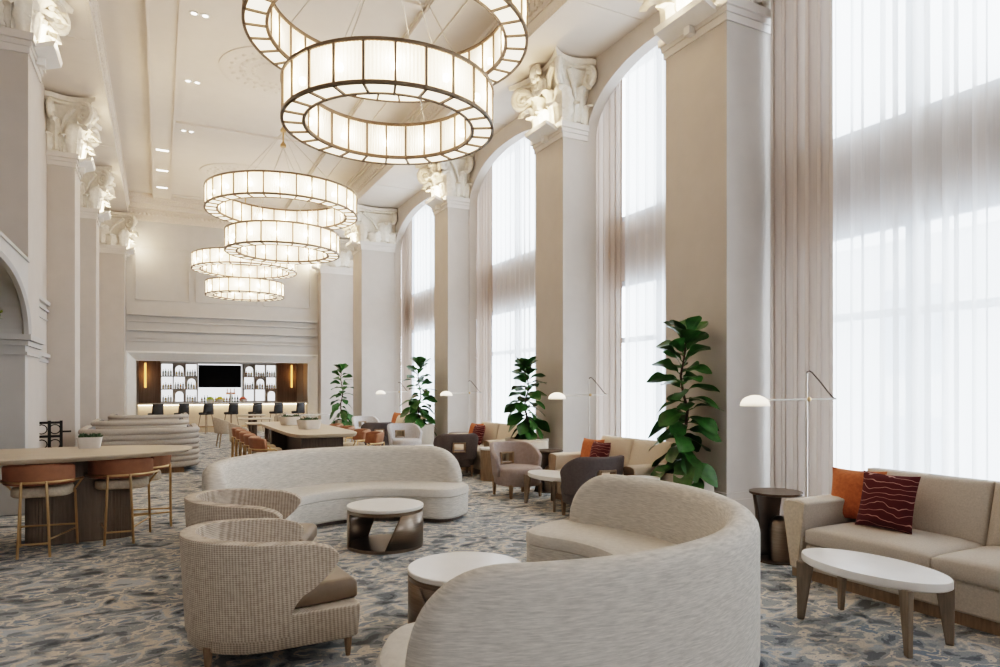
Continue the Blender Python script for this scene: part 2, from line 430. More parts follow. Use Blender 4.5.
# curtains: pleated sheers and gathered drapes
def curtain(y0, y1, x, z1, amp, wl, seed, fullness=1.0):
    rnd = random.Random(seed); n = int((y1 - y0) / wl * 18) + 2; ph = rnd.random() * 6
    def f(u, v):
        y = y0 + (y1 - y0) * u
        a = amp * (.6 + .4 * v)
        ang = 2 * pi * (y - y0) / wl + 1.3 * sin(1.7 * y + ph) + .6 * sin(4.1 * y + 2 * ph)
        k = .55 + .45 * sin(2.9 * y + ph)
        return (x + a * sin(ang) * (.7 + .3 * k), y + wl * (.10 + .16 * k) * sin(2 * ang + .5), .02 + (z1 - .02) * v)
    return MB().grid(f, n, 9)
bname = ['nearest window at right edge of the room', 'second window between the two nearest pilasters', 'third window behind the second fig', 'fourth window behind the third fig', 'farthest window by the bar wall']
for k, (a, b) in enumerate(bays):
    if k == 0:
        d = obj('drape', curtain(4.86, 5.72, 6.58, 7.2, .05, .16, 11), M['drape']); tag(d, 'gathered taupe drape at far side of the ' + bname[k], 'curtain')
        s = obj('sheer_curtain', curtain(1.3, 5.45, 7.10, 7.2, .055, .30, 3), M['sheer']); tag(s, 'white translucent sheer curtain across the ' + bname[k], 'curtain')
    else:
        d = obj('drape', curtain(b - .58, b + .30, 7.02, 7.2, .05, .16, 20 + k), M['drape']); tag(d, 'gathered taupe drape at far side of the ' + bname[k], 'curtain')
        s = obj('sheer_curtain', curtain(a - .1, b - .45, 7.16, 7.2, .05, .24, 5 + k), M['sheer']); tag(s, 'white translucent sheer curtain across the ' + bname[k], 'curtain')

# far wall with bar niche
YF = 26.0
mb = MB()
mb.b2(-4.2, -1.0, YF, YF + .3, 0, ZC + .1); mb.b2(5.32, 7.3, YF, YF + .3, 0, ZC + .1); mb.b2(-1.0, 5.32, YF, YF + .3, 2.81, ZC + .1)
struct('wall_far', mb, M['wallgrey'])
b = MB()   # niche frame, splayed
o_ = [(-1.0, 0), (-1.0, 2.81), (5.32, 2.81), (5.32, 0)]; i_ = [(-.74, 0), (-.74, 2.55), (5.06, 2.55), (5.06, 0)]
for k in range(3):
    (a0, c0), (a1, c1), (d0, e0), (d1, e1) = o_[k], o_[k + 1], i_[k], i_[k + 1]
    b.add([(a0, YF - .05, c0), (a1, YF - .05, c1), (d1, YF + .22, e1), (d0, YF + .22, e0)], [(0, 1, 2, 3)])
b.b2(-1.06, -1.0, YF - .1, YF, 0, 2.87); b.b2(5.32, 5.38, YF - .1, YF, 0, 2.87); b.b2(-1.0, 5.32, YF - .1, YF, 2.81, 2.87)
b.b2(-.80, -.74, YF + .2, YF + .35, 0, 2.6); b.b2(5.06, 5.12, YF + .2, YF + .35, 0, 2.6); b.b2(-.74, 5.06, YF + .2, YF + .35, 2.55, 2.61)
trim(b, M['white'], fix=False)
b = MB()
for z, p, h in ((4.19, .16, .10), (3.92, .08, .05), (3.64, .14, .08), (3.25, .06, .05)): b.b2(-1.0, 5.34, YF - p, YF, z - h, z)
for x0, x1 in ((-.8, 2.1), (2.3, 5.1)):
    b.b2(x0, x1, YF - .03, YF, 3.52, 3.55); b.b2(x0, x1, YF - .03, YF, 3.31, 3.34)
trim(b, M['wallgrey'])
b = MB()
for x0, x1 in ((-.75, .92), (1.15, 3.2), (3.42, 5.1)):
    for z in (4.66, 6.47): b.b2(x0, x1, YF - .04, YF, z - .03, z + .03)
    for x in (x0, x1): b.b2(x - .03, x + .03, YF - .04, YF, 4.66, 6.47)
trim(b, M['wallgrey'])
b = MB()
for z0, z1, p in ((7.35, 7.45, .08), (7.45, 7.75, .05), (7.75, 7.9, .22), (7.9, 8.05, .34), (8.05, 8.2, .42)): b.b2(-1.0, 5.4, YF - p, YF, z0, z1)
for k in range(48):
    b.sphere((-.9 + k * .13, YF - .06, 7.6), .055, 6, 5)
trim(b, M['orn'])
mb = MB().b2(-1.0, 5.32, 28.6, 28.8, 0, 2.9).b2(-1.2, -1.0, YF + .3, 28.8, 0, 2.9).b2(5.32, 5.5, YF + .3, 28.8, 0, 2.9)
struct('wall_back', mb, M['wallgrey'])
struct('trim_niche_ceiling', MB().b2(-1.2, 5.5, YF + .3, 28.8, 2.75, 2.9), M['wallgrey']).name = 'trim_90'
# left walls
mb = MB().b2(-2.1, -1.96, 11.4, 26, 0, ZO)
mb.b2(-4.2, -4.0, -8.0, 11.5, 0, ZO); mb.b2(-4.0, -2.1, 11.3, 11.5, 0, ZO)
struct('wall_left', mb, M['wall'])
b = MB()
for y0, y1 in ((11.45, 15.5), (16.45, 20.0), (20.95, 24.85)):
    for z, h, p in ((2.25, .07, .06), (2.13, .05, .03), (3.25, .07, .06), (3.1, .04, .04), (2.92, .03, .02)): b.b2(-1.96, -1.96 + p, y0, y1, z - h, z)
trim(b, M['wallgrey'])
# arcade screen wall with arched opening beside the first left pilaster
XS0, XS1 = -2.05, -1.53; ya, yb = 5.9, 10.28; zs, zc, zt = 2.28, 3.02, 3.26
mb = MB(); N = 40
mb.b2(XS0, XS1, yb, 10.5, 0, zt); mb.b2(XS0, XS1, 3.5, ya, 0, zt)
ys = [ya + (yb - ya) * (.5 - .5 * cos(pi * i / N)) for i in range(N + 1)]
def az(y, o=0):
    t = max(-1, min(1, (2 * y - ya - yb) / (yb - ya))); return zs + (zc - zs) * sqrt(max(0, 1 - abs(t) ** 2.6))
for i in range(N):
    y0, y1 = ys[i], ys[i + 1]; z0, z1 = az(y0), az(y1)
    mb.add([(XS1, y0, z0), (XS1, y1, z1), (XS1, y1, zt), (XS1, y0, zt), (XS0, y0, z0), (XS0, y1, z1), (XS0, y1, zt), (XS0, y0, zt)],
           [(3, 2, 1, 0), (4, 5, 6, 7), (1, 5, 4, 0), (2, 3, 7, 6)])
struct('wall_arcade', mb, M['wallgrey'], fix=False, smooth=20)
b = MB()
for z, h, p in ((2.28, .07, .07), (2.2, .06, .04), (2.06, .04, .025)): b.b2(XS0 - p, XS1 + p, yb - p, 10.5, z - h, z); b.b2(XS0 - p, XS1 + p, 10.5, 11.4, z - h, z)
arch = [(XS1 + .02, y, az(y)) for y in ys]
b.tube(arch, .05, 6); b.b2(XS0, XS1 + .02, ya, 10.5, zt - .03, zt + .01)
trim(b, M['wallgrey'])
b = MB()
b.b2(XW - .03, XW, 6.9, 9.7, 0, .16); b.b2(XW - .03, XW, 11, 14.7, 0, .16)
struct('baseboard_right', b, M['trim'])
struct('baseboard_left', MB().b2(-1.96, -1.92, 11.4, 15.5, 0, .2).b2(-1.96, -1.92, 16.45, 20, 0, .2), M['trim'])

# ------------------------------------------------------------------ pilasters with corinthian capitals
def acanthus(mb, p, n, h, wd, curl=1.0, lean=.12):
    nx, ny = n; tx, ty = -ny, nx; NV = 15; NU = 9
    path = []; o = 0; z = 0; ang = lean; ds = h * 1.25 / (NV - 1)
    for j in range(NV):
        path.append((o, z)); v = j / (NV - 1)
        if v > .5: ang = lean + (v - .5) / .5 * 2.9 * curl
        o += ds * sin(ang); z += ds * cos(ang)
    def f(u, v):
        j = min(NV - 1, int(round(v * (NV - 1)))); oo, zz = path[j]
        x = (u - .5) * 2
        w = wd * (.62 + .45 * sin(pi * min(1, v * 1.1))) * (1 - .75 * v ** 5) * (1 + .13 * cos(v * 9 * pi))
        off = .03 + oo + .07 * wd / .3 * (1 - x * x) - .03 + .012 * cos(x * 3 * pi)
        return (p[0] + nx * off + tx * x * w / 2, p[1] + ny * off + ty * x * w / 2, p[2] + zz)
    mb.grid(f, NU, NV); return mb
def volute(mb, c, dirx, r, side=0):
    # spiral scroll in the vertical plane spanned by (dirx, z)
    dx, dy = dirx; pts = []; rad = []
    for k in range(34):
        t = k / 33; a = -pi / 2 + t * 4.4 * pi; rr = r * (1 - .86 * t)
        pts.append((c[0] + dx * rr * cos(a), c[1] + dy * rr * cos(a), c[2] - rr * sin(a))); rad.append(.06 * (1 - .5 * t))
    mb.tube(pts, rad, 7); mb.sphere(c, .055, 8, 6)
    return mb
def make_pilaster(wd, dep, zneck, ztop):
    """local: x along wall, front at y=0 facing -y, wall at y=dep"""
    parts = {}
    sh = MB().b2(-wd / 2, wd / 2, 0, dep, 0, zneck)
    parts['shaft'] = sh
    base = MB().b2(-wd / 2 - .05, wd / 2 + .05, -.05, dep, 0, .28).b2(-wd / 2 - .03, wd / 2 + .03, -.03, dep, .28, .36)
    parts['base'] = base
    nk = MB().b2(-wd / 2 - .04, wd / 2 + .04, -.04, dep, zneck - .17, zneck - .10).b2(-wd / 2 - .02, wd / 2 + .02, -.02, dep, zneck - .26, zneck - .17).b2(-wd / 2 - .07, wd / 2 + .07, -.07, dep, zneck - .10, zneck)
    parts['neck_moulding'] = nk
    H = ztop - zneck; z0 = zneck; q = MB()
    k = H / 1.4
    lv = [(0, 0), (.55, .02), (.95, .10), (1.15, .20)]
    secs = []
    for z, fl in lv:
        a = wd / 2 - .03 + fl
        secs.append([(-a, .03 - fl, z0 + z * k), (a, .03 - fl, z0 + z * k), (a, dep, z0 + z * k), (-a, dep, z0 + z * k)])
    q.ring(secs)
    ab = []
    A = wd / 2 + .36; Fy = -.36
    for i in range(13):
        t = i / 12 * 2 - 1; ab.append((t * A, Fy + .20 * (1 - t * t)))
    for i in range(1, 8):
        t = i / 8; ab.append((A - .20 * (1 - (2 * t - 1) ** 2) * 1, Fy + (dep - Fy) * t))
    ab += [(A * .9, dep), (-A * .9, dep)]
    for i in range(7, 0, -1):
        t = i / 8; ab.append((-A + .20 * (1 - (2 * t - 1) ** 2), Fy + (dep - Fy) * t))
    q.stack(ab, [(z0 + 1.17 * k, .86, .86), (z0 + 1.22 * k, .93, .93), (z0 + 1.27 * k, .93, .93), (z0 + 1.29 * k, 1, 1), (z0 + 1.40 * k, 1.02, 1.02)], 0, dep)
    h1, h2 = .52 * k, .88 * k
    for x in (-wd * .36, 0, wd * .36): acanthus(q, (x, .0, z0), (0, -1), h1, wd * .36)
    for x in (-wd * .18, wd * .18): acanthus(q, (x, .0, z0 + .05), (0, -1), h2, wd * .34, 1.05)
    for sx in (-1, 1):
        d = (sx * .7071, -.7071)
        acanthus(q, (sx * (wd / 2 - .04), .04, z0), d, h2, .34, 1.1)
        for y in (dep * .4, dep * .95): acanthus(q, (sx * (wd / 2 - .03), y, z0), (sx, 0), h1, dep * .5)
        acanthus(q, (sx * (wd / 2 - .03), dep * .68, z0 + .05), (sx, 0), h2, dep * .5, 1.05)
        c = (sx * (wd / 2 + .17), -.17, z0 + 1.0 * k); volute(q, c, d, .20)
        volute(q, (sx * (wd / 2 + .20), dep - .1, z0 + 1.0 * k), (sx * .9, .1), .16)
        q.tube([(sx * wd * .12, -.03, z0 + .45 * k), (sx * wd * .22, -.12, z0 + .8 * k), (sx * wd * .40, -.2, z0 + 1.08 * k), (sx * (wd / 2 + .1), -.26, z0 + 1.17 * k)], [.03, .04, .05, .055], 7)
        volute(q, (sx * wd * .13, -.18, z0 + .98 * k), (-sx, 0), .11)
        q.tube([(sx * wd * .2, -.05, z0 + .5 * k), (sx * wd * .16, -.13, z0 + .8 * k), (sx * wd * .08, -.18, z0 + 1.02 * k)], .028, 6)
        q.tube([(sx * (wd / 2), dep * .5, z0 + .5 * k), (sx * (wd / 2 + .1), dep * .3, z0 + .85 * k), (sx * (wd / 2 + .2), 0, z0 + 1.12 * k)], [.03, .04, .05], 6)
    q.sphere((0, -.26, z0 + 1.29 * k), .12, 10, 8, .9)
    for t in range(6):
        a = t * pi / 3; q.sphere((.11 * cos(a), -.27, z0 + 1.29 * k + .11 * sin(a)), .06, 8, 6)
    parts['capital'] = q
    tr = MB()
    # tilted uplight tray on the front of the neck
    w2 = wd / 2 - .10
    tr.add([(-w2, -.05, zneck - .12), (w2, -.05, zneck - .12), (w2, -.27, zneck - .04), (-w2, -.27, zneck - .04),
            (-w2, -.05, zneck - .06), (w2, -.05, zneck - .06), (w2, -.29, zneck + .03), (-w2, -.29, zneck + .03)],
           [(3, 2, 1, 0), (4, 5, 6, 7), (0, 1, 5, 4), (1, 2, 6, 5), (2, 3, 7, 6), (3, 0, 4, 7)])
    tr.box((0, -.08, zneck - .16), (.10, .10, .10))
    parts['uplight_tray'] = tr
    return parts
pil_mats = {'shaft': 'wall', 'base': 'wall', 'neck_moulding': 'trim', 'capital': 'plaster', 'uplight_tray': 'white'}
def add_light(name, loc, energy, col, size=.1, typ='POINT', rot=None, spot=None, blend=.5):
    l = bpy.data.lights.new(name, typ); l.energy = energy; l.color = col
    if typ == 'AREA': l.size = size
    else: l.shadow_soft_size = size
    if spot: l.spot_size = spot; l.spot_blend = blend
    o = bpy.data.objects.new(name, l); C.objects.link(o); o.location = loc
    if rot: o.rotation_euler = rot
    return o
rp = [(5.95, 5.79, 6.86), (6.2, 9.77, 10.72), (6.15, 14.82, 15.72), (5.62, 20.57, 21.62), (5.40, 25.45, 25.98)]
rl = ['nearest pale pilaster of the window wall, between large fig and floor lamp', 'second pale pilaster of the window wall with lit acanthus capital, behind second fig',
      'third pale pilaster of the window wall, its capital just right of the foreground chandelier', 'fourth wide pilaster of the window wall with broad grey side face', 'farthest window wall pilaster in corner beside the bar']
for (fx, y0, y1), lb in zip(rp, rl):
    t = thing('pilaster', lb, 'pilaster', (fx, (y0 + y1) / 2, 0), R(-90), 'pilasters along the window wall')
    for n, q in make_pilaster(y1 - y0, XW - fx, 6.20, 7.26).items(): obj(n, q, M[pil_mats[n]], t, smooth=50, fix=(n != 'capital'))
    add_light('capital_uplight', (fx - .30, (y0 + y1) / 2, 6.36), 34, (1, .78, .52), .12)
lp = [(-1.53, 10.5, 11.4), (-1.50, 15.5, 16.45), (-1.47, 20.0, 20.95), (-1.05, 24.85, 25.98)]
ll = ['nearest left pilaster with ornate capital, beside the white arch', 'second left pilaster with ornate capital, behind the iron gate', 'third left pilaster, narrow, beside curved booths', 'farthest left pilaster beside the bar wall corner']
for (fx, y0, y1), lb in zip(lp, ll):
    t = thing('pilaster', lb, 'pilaster', (fx, (y0 + y1) / 2, 0), R(90), 'pilasters along the left wall')
    for n, q in make_pilaster(y1 - y0, fx + 1.97, 6.20, 7.26).items(): obj(n, q, M[pil_mats[n]], t, smooth=50, fix=(n != 'capital'))
    add_light('capital_uplight', (fx + .30, (y0 + y1) / 2, 6.36), 28, (1, .79, .54), .12)

# ------------------------------------------------------------------ chandeliers
def arc(r, a0, a1, n, z): return [(r * cos(a0 + (a1 - a0) * i / n), r * sin(a0 + (a1 - a0) * i / n), z) for i in range(n + 1)]
def rectring(mb, r0, r1, z0, z1, n=96):
    return mb.lathe([(r0, z0), (r1, z0), (r1, z1), (r0, z1), (r0, z0)], n, cap=False)
def make_chandelier(ro, ri, h, npan, label, loc, hub, zc):
    t = thing('ring_chandelier', label, 'chandelier', loc, 0, 'two-tier ring chandeliers')
    f = MB(); s = .016
    for r in (ro, ri):
        rectring(f, r - s, r + s, 0, .035); rectring(f, r - s, r + s, h - .035, h)
    for k in range(npan):
        a = 2 * pi * k / npan
        for r in (ro, ri): f.box((r * cos(a), r * sin(a), h / 2), (.026, .022, h), a)
        f.box(((ro + ri) / 2 * cos(a), (ro + ri) / 2 * sin(a), .006), (ro - ri, .022, .03), a)
        f.box(((ro + ri) / 2 * cos(a), (ro + ri) / 2 * sin(a), h - .01), (ro - ri, .018, .018), a)
    obj('frame', f, M['chandmetal'], t, smooth=30, fix=False)
    def shade(r): 
        return MB().grid(lambda u, v: ((r + .004 * cos(u * 2 * pi * npan * 8)) * cos(2 * pi * u), (r + .004 * cos(u * 2 * pi * npan * 8)) * sin(2 * pi * u), .02 + (h - .04) * v), npan * 16, 2, closeu=True)
    obj('outer_glass', shade(ro - .004), M['shadeglass'], t, fix=False)
    obj('inner_glass', shade(ri + .004), M['shadeinner'], t, fix=False)
    obj('diffuser', MB().lathe([(ri + .01, .012), (ro - .01, .012)], 96, cap=False), M['diffuser'], t, fix=False)
    nb = npan // 2
    for k in range(nb):
        a = 2 * pi * (k + .5) / nb; rm = (ro + ri) / 2
        obj('bulb', MB().sphere((rm * cos(a), rm * sin(a), h * .52), .036, 10, 8, 1.25), M['bulb'], t)
    hz = hub - loc[2]
    for k in range(4):
        a = pi / 4 + k * pi / 2
        obj('cable', MB().bar((ri * cos(a), ri * sin(a), h), (0, 0, hz), .006, 5), M['nickel'], t)
    obj('rod', MB().bar((0, 0, hz), (0, 0, zc - loc[2]), .018, 8).lathe([(.02, 0), (.06, .0), (.06, .05), (.02, .10)], 16, (0, 0, hz)), M['brass'], t)
    return t
YC = [7.15, 14.6, 22.1]
names = ['in the foreground', 'of the middle pair', 'of the farthest pair by the bar']
zs_ = [(5.42, 4.46), (5.25, 4.42), (5.22, 4.44)]
XC = [2.27, 2.31, 2.36]
for y, nm, (zu, zl), CXX in zip(YC, names, zs_, XC):
    make_chandelier(1.52, 1.29, .45, 32, 'large upper glass ring chandelier ' + nm, (CXX, y, zu), 7.0, ZC)
    make_chandelier(1.14, .92, .44, 24, 'smaller lower glass ring chandelier ' + nm, (CXX, y, zl), 6.68, 7.0)
# plaster medallions above each pair
for y, nm in zip(YC, ('above the nearest chandelier pair', 'above the middle chandelier pair', 'above the farthest chandelier pair')):
    q = MB().lathe([(1.15, ZC), (1.15, ZC - .02), (1.05, ZC - .035), (.95, ZC - .02), (.35, ZC - .02), (.28, ZC - .05), (.1, ZC - .06), (.001, ZC - .06)], 48, (CX, y, 0), cap=False)
    for k in range(24):
        a = 2 * pi * k / 24
        q.sphere((CX + .7 * cos(a), y + .7 * sin(a), ZC - .02), .075, 6, 5, .4); q.sphere((CX + .9 * cos(a + .13), y + .9 * sin(a + .13), ZC - .02), .06, 6, 5, .4); q.sphere((CX + .48 * cos(a + .13), y + .48 * sin(a + .13), ZC - .02), .055, 6, 5, .4)
    o = obj('ceiling_medallion', q, M['ceil'], fix=False); tag(o, 'round lace-like plaster ceiling medallion ' + nm, 'ceiling medallion', 'ceiling medallions')
# recessed ceiling downlights
for (x, y, z, nm) in ((.62, 12.9, ZC, 'nearest of three along the centre ceiling panel'), (.62, 15.8, ZC, 'second of three along the centre ceiling panel'), (.62, 18.9, ZC, 'farthest of three along the centre ceiling panel'),
                      (.05, 20.4, ZC - .10, 'nearest of three in the left ceiling beam'), (.05, 22.3, ZC - .10, 'middle of three in the left ceiling beam'), (.05, 24.2, ZC - .10, 'farthest of three in the left ceiling beam')):
    t = thing('ceiling_downlight', 'small recessed ceiling downlight, ' + nm, 'downlight', (x, y, z), 0, 'recessed downlights')
    q = MB()
    if z == ZC:
        for dx in (-.09, .09): q.lathe([(.08, -.012), (.08, 0), (.05, -.005), (.05, -.012), (.08, -.012)], 16, (dx, 0, 0), cap=False)
        obj('rim', q, M['white'], t, fix=False)
        for dx in (-.09, .09): obj('lens', MB().lathe([(.05, -.006), (.001, -.004)], 16, (dx, 0, 0), cap=False), M['spot'], t, fix=False)
    else:
        obj('rim', MB().b2(-.17, .17, -.07, .07, -.012, 0), M['white'], t)
        obj('lens', MB().b2(-.15, .15, -.05, .05, -.018, -.008), M['spot'], t)

# ------------------------------------------------------------------ curved sofas
def make_curved_sofa(name, label, cx, cy, mid, half, ri, ro):
    t = thing(name, label, 'sofa', (cx, cy, 0), mid, 'ivory curved sofas')   # local +x is the middle of the back
    tb = .20; N = 72
    rm = (ri + ro) / 2; rad = (ro - ri) / 2
    def outline(ri_, ro_, hf, e=3.0):
        out = []
        r_m, rr = (ri_ + ro_) / 2, (ro_ - ri_) / 2
        for i in range(N): a = -hf + 2 * hf * i / (N - 1); out.append((ro_ * cos(a), ro_ * sin(a)))
        for i in range(1, 16):
            p = pi * i / 16; c, s = cos(p), sin(p)
            c2 = math.copysign(abs(c) ** (2 / e), c); s2 = abs(s) ** (2 / e)
            r_ = r_m + rr * c2; a = hf; out.append((r_ * cos(a) - rr * s2 * sin(a), r_ * sin(a) + rr * s2 * cos(a)))
        for i in range(N): a = hf - 2 * hf * i / (N - 1); out.append((ri_ * cos(a), ri_ * sin(a)))
        for i in range(1, 16):
            p = pi * i / 16; c, s = cos(p), sin(p)
            c2 = -math.copysign(abs(c) ** (2 / e), c); s2 = abs(s) ** (2 / e)
            r_ = r_m + rr * c2; a = -hf; out.append((r_ * cos(a) + rr * s2 * sin(a), r_ * sin(a) - rr * s2 * cos(a)))
        return out
    def inset(pts, d):
        n = len(pts); o = []
        for i in range(n):
            ax, ay = pts[i - 1]; bx, by = pts[(i + 1) % n]; tx, ty = bx - ax, by - ay; L = sqrt(tx * tx + ty * ty) or 1
            o.append((pts[i][0] - ty / L * d, pts[i][1] + tx / L * d))
        return o
    P = outline(ri, ro - .02, half)
    def loft(levels):
        m = MB(); secs = []
        for z, d in levels: secs.append([(x, y, z) for x, y in inset(P, d)])
        return m.ring(secs)
    obj('plinth', loft([(0, .07), (.06, .07)]), M['darkwood'], t)
    obj('seat_base', loft([(.05, .015), (.07, .0), (.28, .0), (.30, .01)]), M['boucle'], t)
    obj('seat_cushion', loft([(.296, .012), (.31, -.006), (.365, -.006), (.395, .012), (.41, .05), (.413, .12)]), M['bouclet'], t)
    # wrap-around back with rounded ends
    hb = half + .13; zb, zt_ = .05, .86; secs = []
    NB = 110
    for i in range(NB):
        s = -1 + 2 * i / (NB - 1); s = math.copysign(1 - (1 - abs(s)) ** 1.5, s)
        a = s * hb
        e = (1 - abs(s)) * hb * ro          # metres from the end
        L = .50
        q = min(1, e / L); hz = .37 + (zt_ - .37) * (1 - (1 - q) ** 2.4) ** (1 / 2.4)
        th = tb * (.25 + .75 * min(1, (e / .14)) ** .5)
        rc = ro - tb / 2
        r0, r1 = rc - th / 2, rc + th / 2
        rad_ = th / 2
        loop = []
        for z in (zb, zb + (hz - rad_ - zb) * .5): loop.append((r1 + .0, z))
        for k in range(9):
            p = pi * k / 8; loop.append((rc + rad_ * cos(p), hz - rad_ + rad_ * sin(p) * .95))
        for z in (zb + (hz - rad_ - zb) * .5, zb): loop.append((r0, z))
        secs.append([(r * cos(a), r * sin(a), z) for r, z in loop])
    obj('backrest', MB().ring(secs), M['boucle'], t, smooth=60)
    return t
make_curved_sofa('curved_sofa', 'ivory curved sofa in the foreground, seen from behind its back', 1.90, 4.10, R(-45), R(72.3), 1.02, 1.80)
make_curved_sofa('curved_sofa', 'ivory curved sofa facing the viewer behind the bronze drum table', 2.05, 6.85, R(113), R(72), .95, 1.70)

# ------------------------------------------------------------------ barrel armchairs
def make_barrel(label, loc, rz):
    t = thing('barrel_armchair', label, 'armchair', loc, rz, 'tweed barrel armchairs')
    W, D = .80, .80; yb = .42                       # back at +y, front at -y
    def plan(s, off=0):                             # s in [-1.2,1.2]; rounded U
        w = W / 2 + off; r = .40 + off
        A = pi / 2
        L = .52                                     # straight part length
        tot = A * .40 + L; d = abs(s) * tot
        if d < A * .40:
            a = d / .40; x = r * sin(a); y = (yb - .40) + r * cos(a)
        else:
            x = w + .03 * (d - A * .40); y = (yb - .40) - (d - A * .40)
        return (math.copysign(x, s), y)
    # base body
    pts = [plan(-1.0 + 2 * i / 40, -.005) for i in range(41)]
    ymin = -.44
    pts = [p for p in pts if p[1] > ymin + .02]
    pts = [(-.385, ymin)] + pts + [(.385, ymin)] if pts[0][0] < 0 else [(.385, ymin)] + pts + [(-.385, ymin)]
    obj('base', MB().stack(pts, [(.13, .93, .95), (.15, .97, .98), (.36, 1, 1)], 0, 0), M['tweed'], t, smooth=40, bevel=.012)
    # shell
    tot = pi / 2 * .40 + .52
    def yfront(z):                                  # front edge (y) of the wing at height z
        k = (z - .34) / .50
        if k < .06: return -.06
        q = min(1, (k - .06) / .72); f = -.06 - .25 * (.35 * q + .65 * q * q * (3 - 2 * q))
        if k > .80: f += .12 * ((k - .80) / .20) ** 2.6
        return f
    def fz(u, v):
        s = -1 + 2 * u
        zt = .85 - .045 * max(0, (abs(s) - .25) / .75) ** 1.4
        z = .22 + (zt - .22) * v
        smax = (pi / 2 * .40 + (yb - .40) - yfront(max(z, .34) * (.85 / zt if z > .5 else 1))) / tot
        off = .0 + .03 * v
        x, y = plan(s * smax, -.045 + off)
        return (x, y, z)
    obj('shell', MB().grid(fz, 49, 15), M['tweed'], t, smooth=60, solid=.085, bevel=.032, bseg=4)
    cpts = [(-.30, -.45), (.30, -.45), (.335, -.1), (.30, .20), (.15, .33), (-.15, .33), (-.30, .20), (-.335, -.1)]
    obj('seat_cushion', MB().stack(cpts, [(.362, .96), (.38, 1), (.475, 1), (.505, .93)], 0, -.05), M['leather'], t, bevel=.015, smooth=50)
    for sx in (-1, 1):
        for y in (-.38, .33):
            obj('leg', MB().lathe([(.013, 0), (.026, .17)], 10, (sx * (.34 if y < 0 else .22), y, 0)), M['wood'], t)
    t.scale = (1.06, 1.07, .885); return t
make_barrel('beige tweed barrel armchair with taupe leather cushion, nearest the viewer', (.575, 4.31, 0), face(1, .06))
make_barrel('beige tweed barrel armchair behind the nearest one, beside curved sofa end', (.64, 5.68, 0), face(.94, -.34))

# ------------------------------------------------------------------ drum tables
def make_drum(label, loc, rz):
    t = thing('drum_table', label, 'coffee table', loc, rz, 'bronze drum coffee tables')
    r, h = .385, .385; N = 80
    obj('table_top', MB().lathe([(r - .01, h), (r, h + .008), (r, h + .03), (r - .006, h + .035), (.001, h + .035)], 64), M['marble'], t)
    obj('base_plate', MB().lathe([(r - .004, 0), (r - .004, .03), (.001, .03)], 64), M['bronze'], t)
    ob = MB()
    # curved wall; openings with slanted edges (centred on local -y and +y)
    def inside(a, z, c, lo, hi): 
        d = (a - c + pi) % (2 * pi) - pi; k = (z - .03) / (h - .06)
        return lo[0] + (lo[1] - lo[0]) * k < d < hi[0] + (hi[1] - hi[0]) * k
    op = [(-pi / 2, (R(-58), R(-58)), (R(10), R(34))), (pi / 2, (R(-20), R(-45)), (R(40), R(20)))]
    for a_ in range(2):
        c, lo, hi = op[a_]; c2, lo2, hi2 = op[1 - a_]
        # solid segment from hi of this opening to lo of the next
        nz = 2
        def f(u, v):
            k = v; z = .03 + (h - .06) * v
            a0 = c + hi[0] + (hi[1] - hi[0]) * k
            a1 = c2 + lo2[0] + (lo2[1] - lo2[0]) * k
            while a1 < a0: a1 += 2 * pi
            a = a0 + (a1 - a0) * u; return ((r - .011) * cos(a), (r - .011) * sin(a), z)
        obj('drum_wall', MB().grid(f, 40, 2), M['bronze'], t, solid=.018, fix=False)
    obj('top_band', MB().lathe([(r - .028, h - .032), (r - .004, h - .032), (r - .004, h), (r - .028, h), (r - .028, h - .032)], 64, cap=False), M['bronze'], t, fix=False)
    return t
make_drum('round bronze drum coffee table with white top and slanted opening, before the curved sofa', (2.04, 6.57, 0), R(-28))
make_drum('round bronze drum coffee table with white top, partly hidden by foreground curved sofa', (1.81, 4.05, 0), R(150))

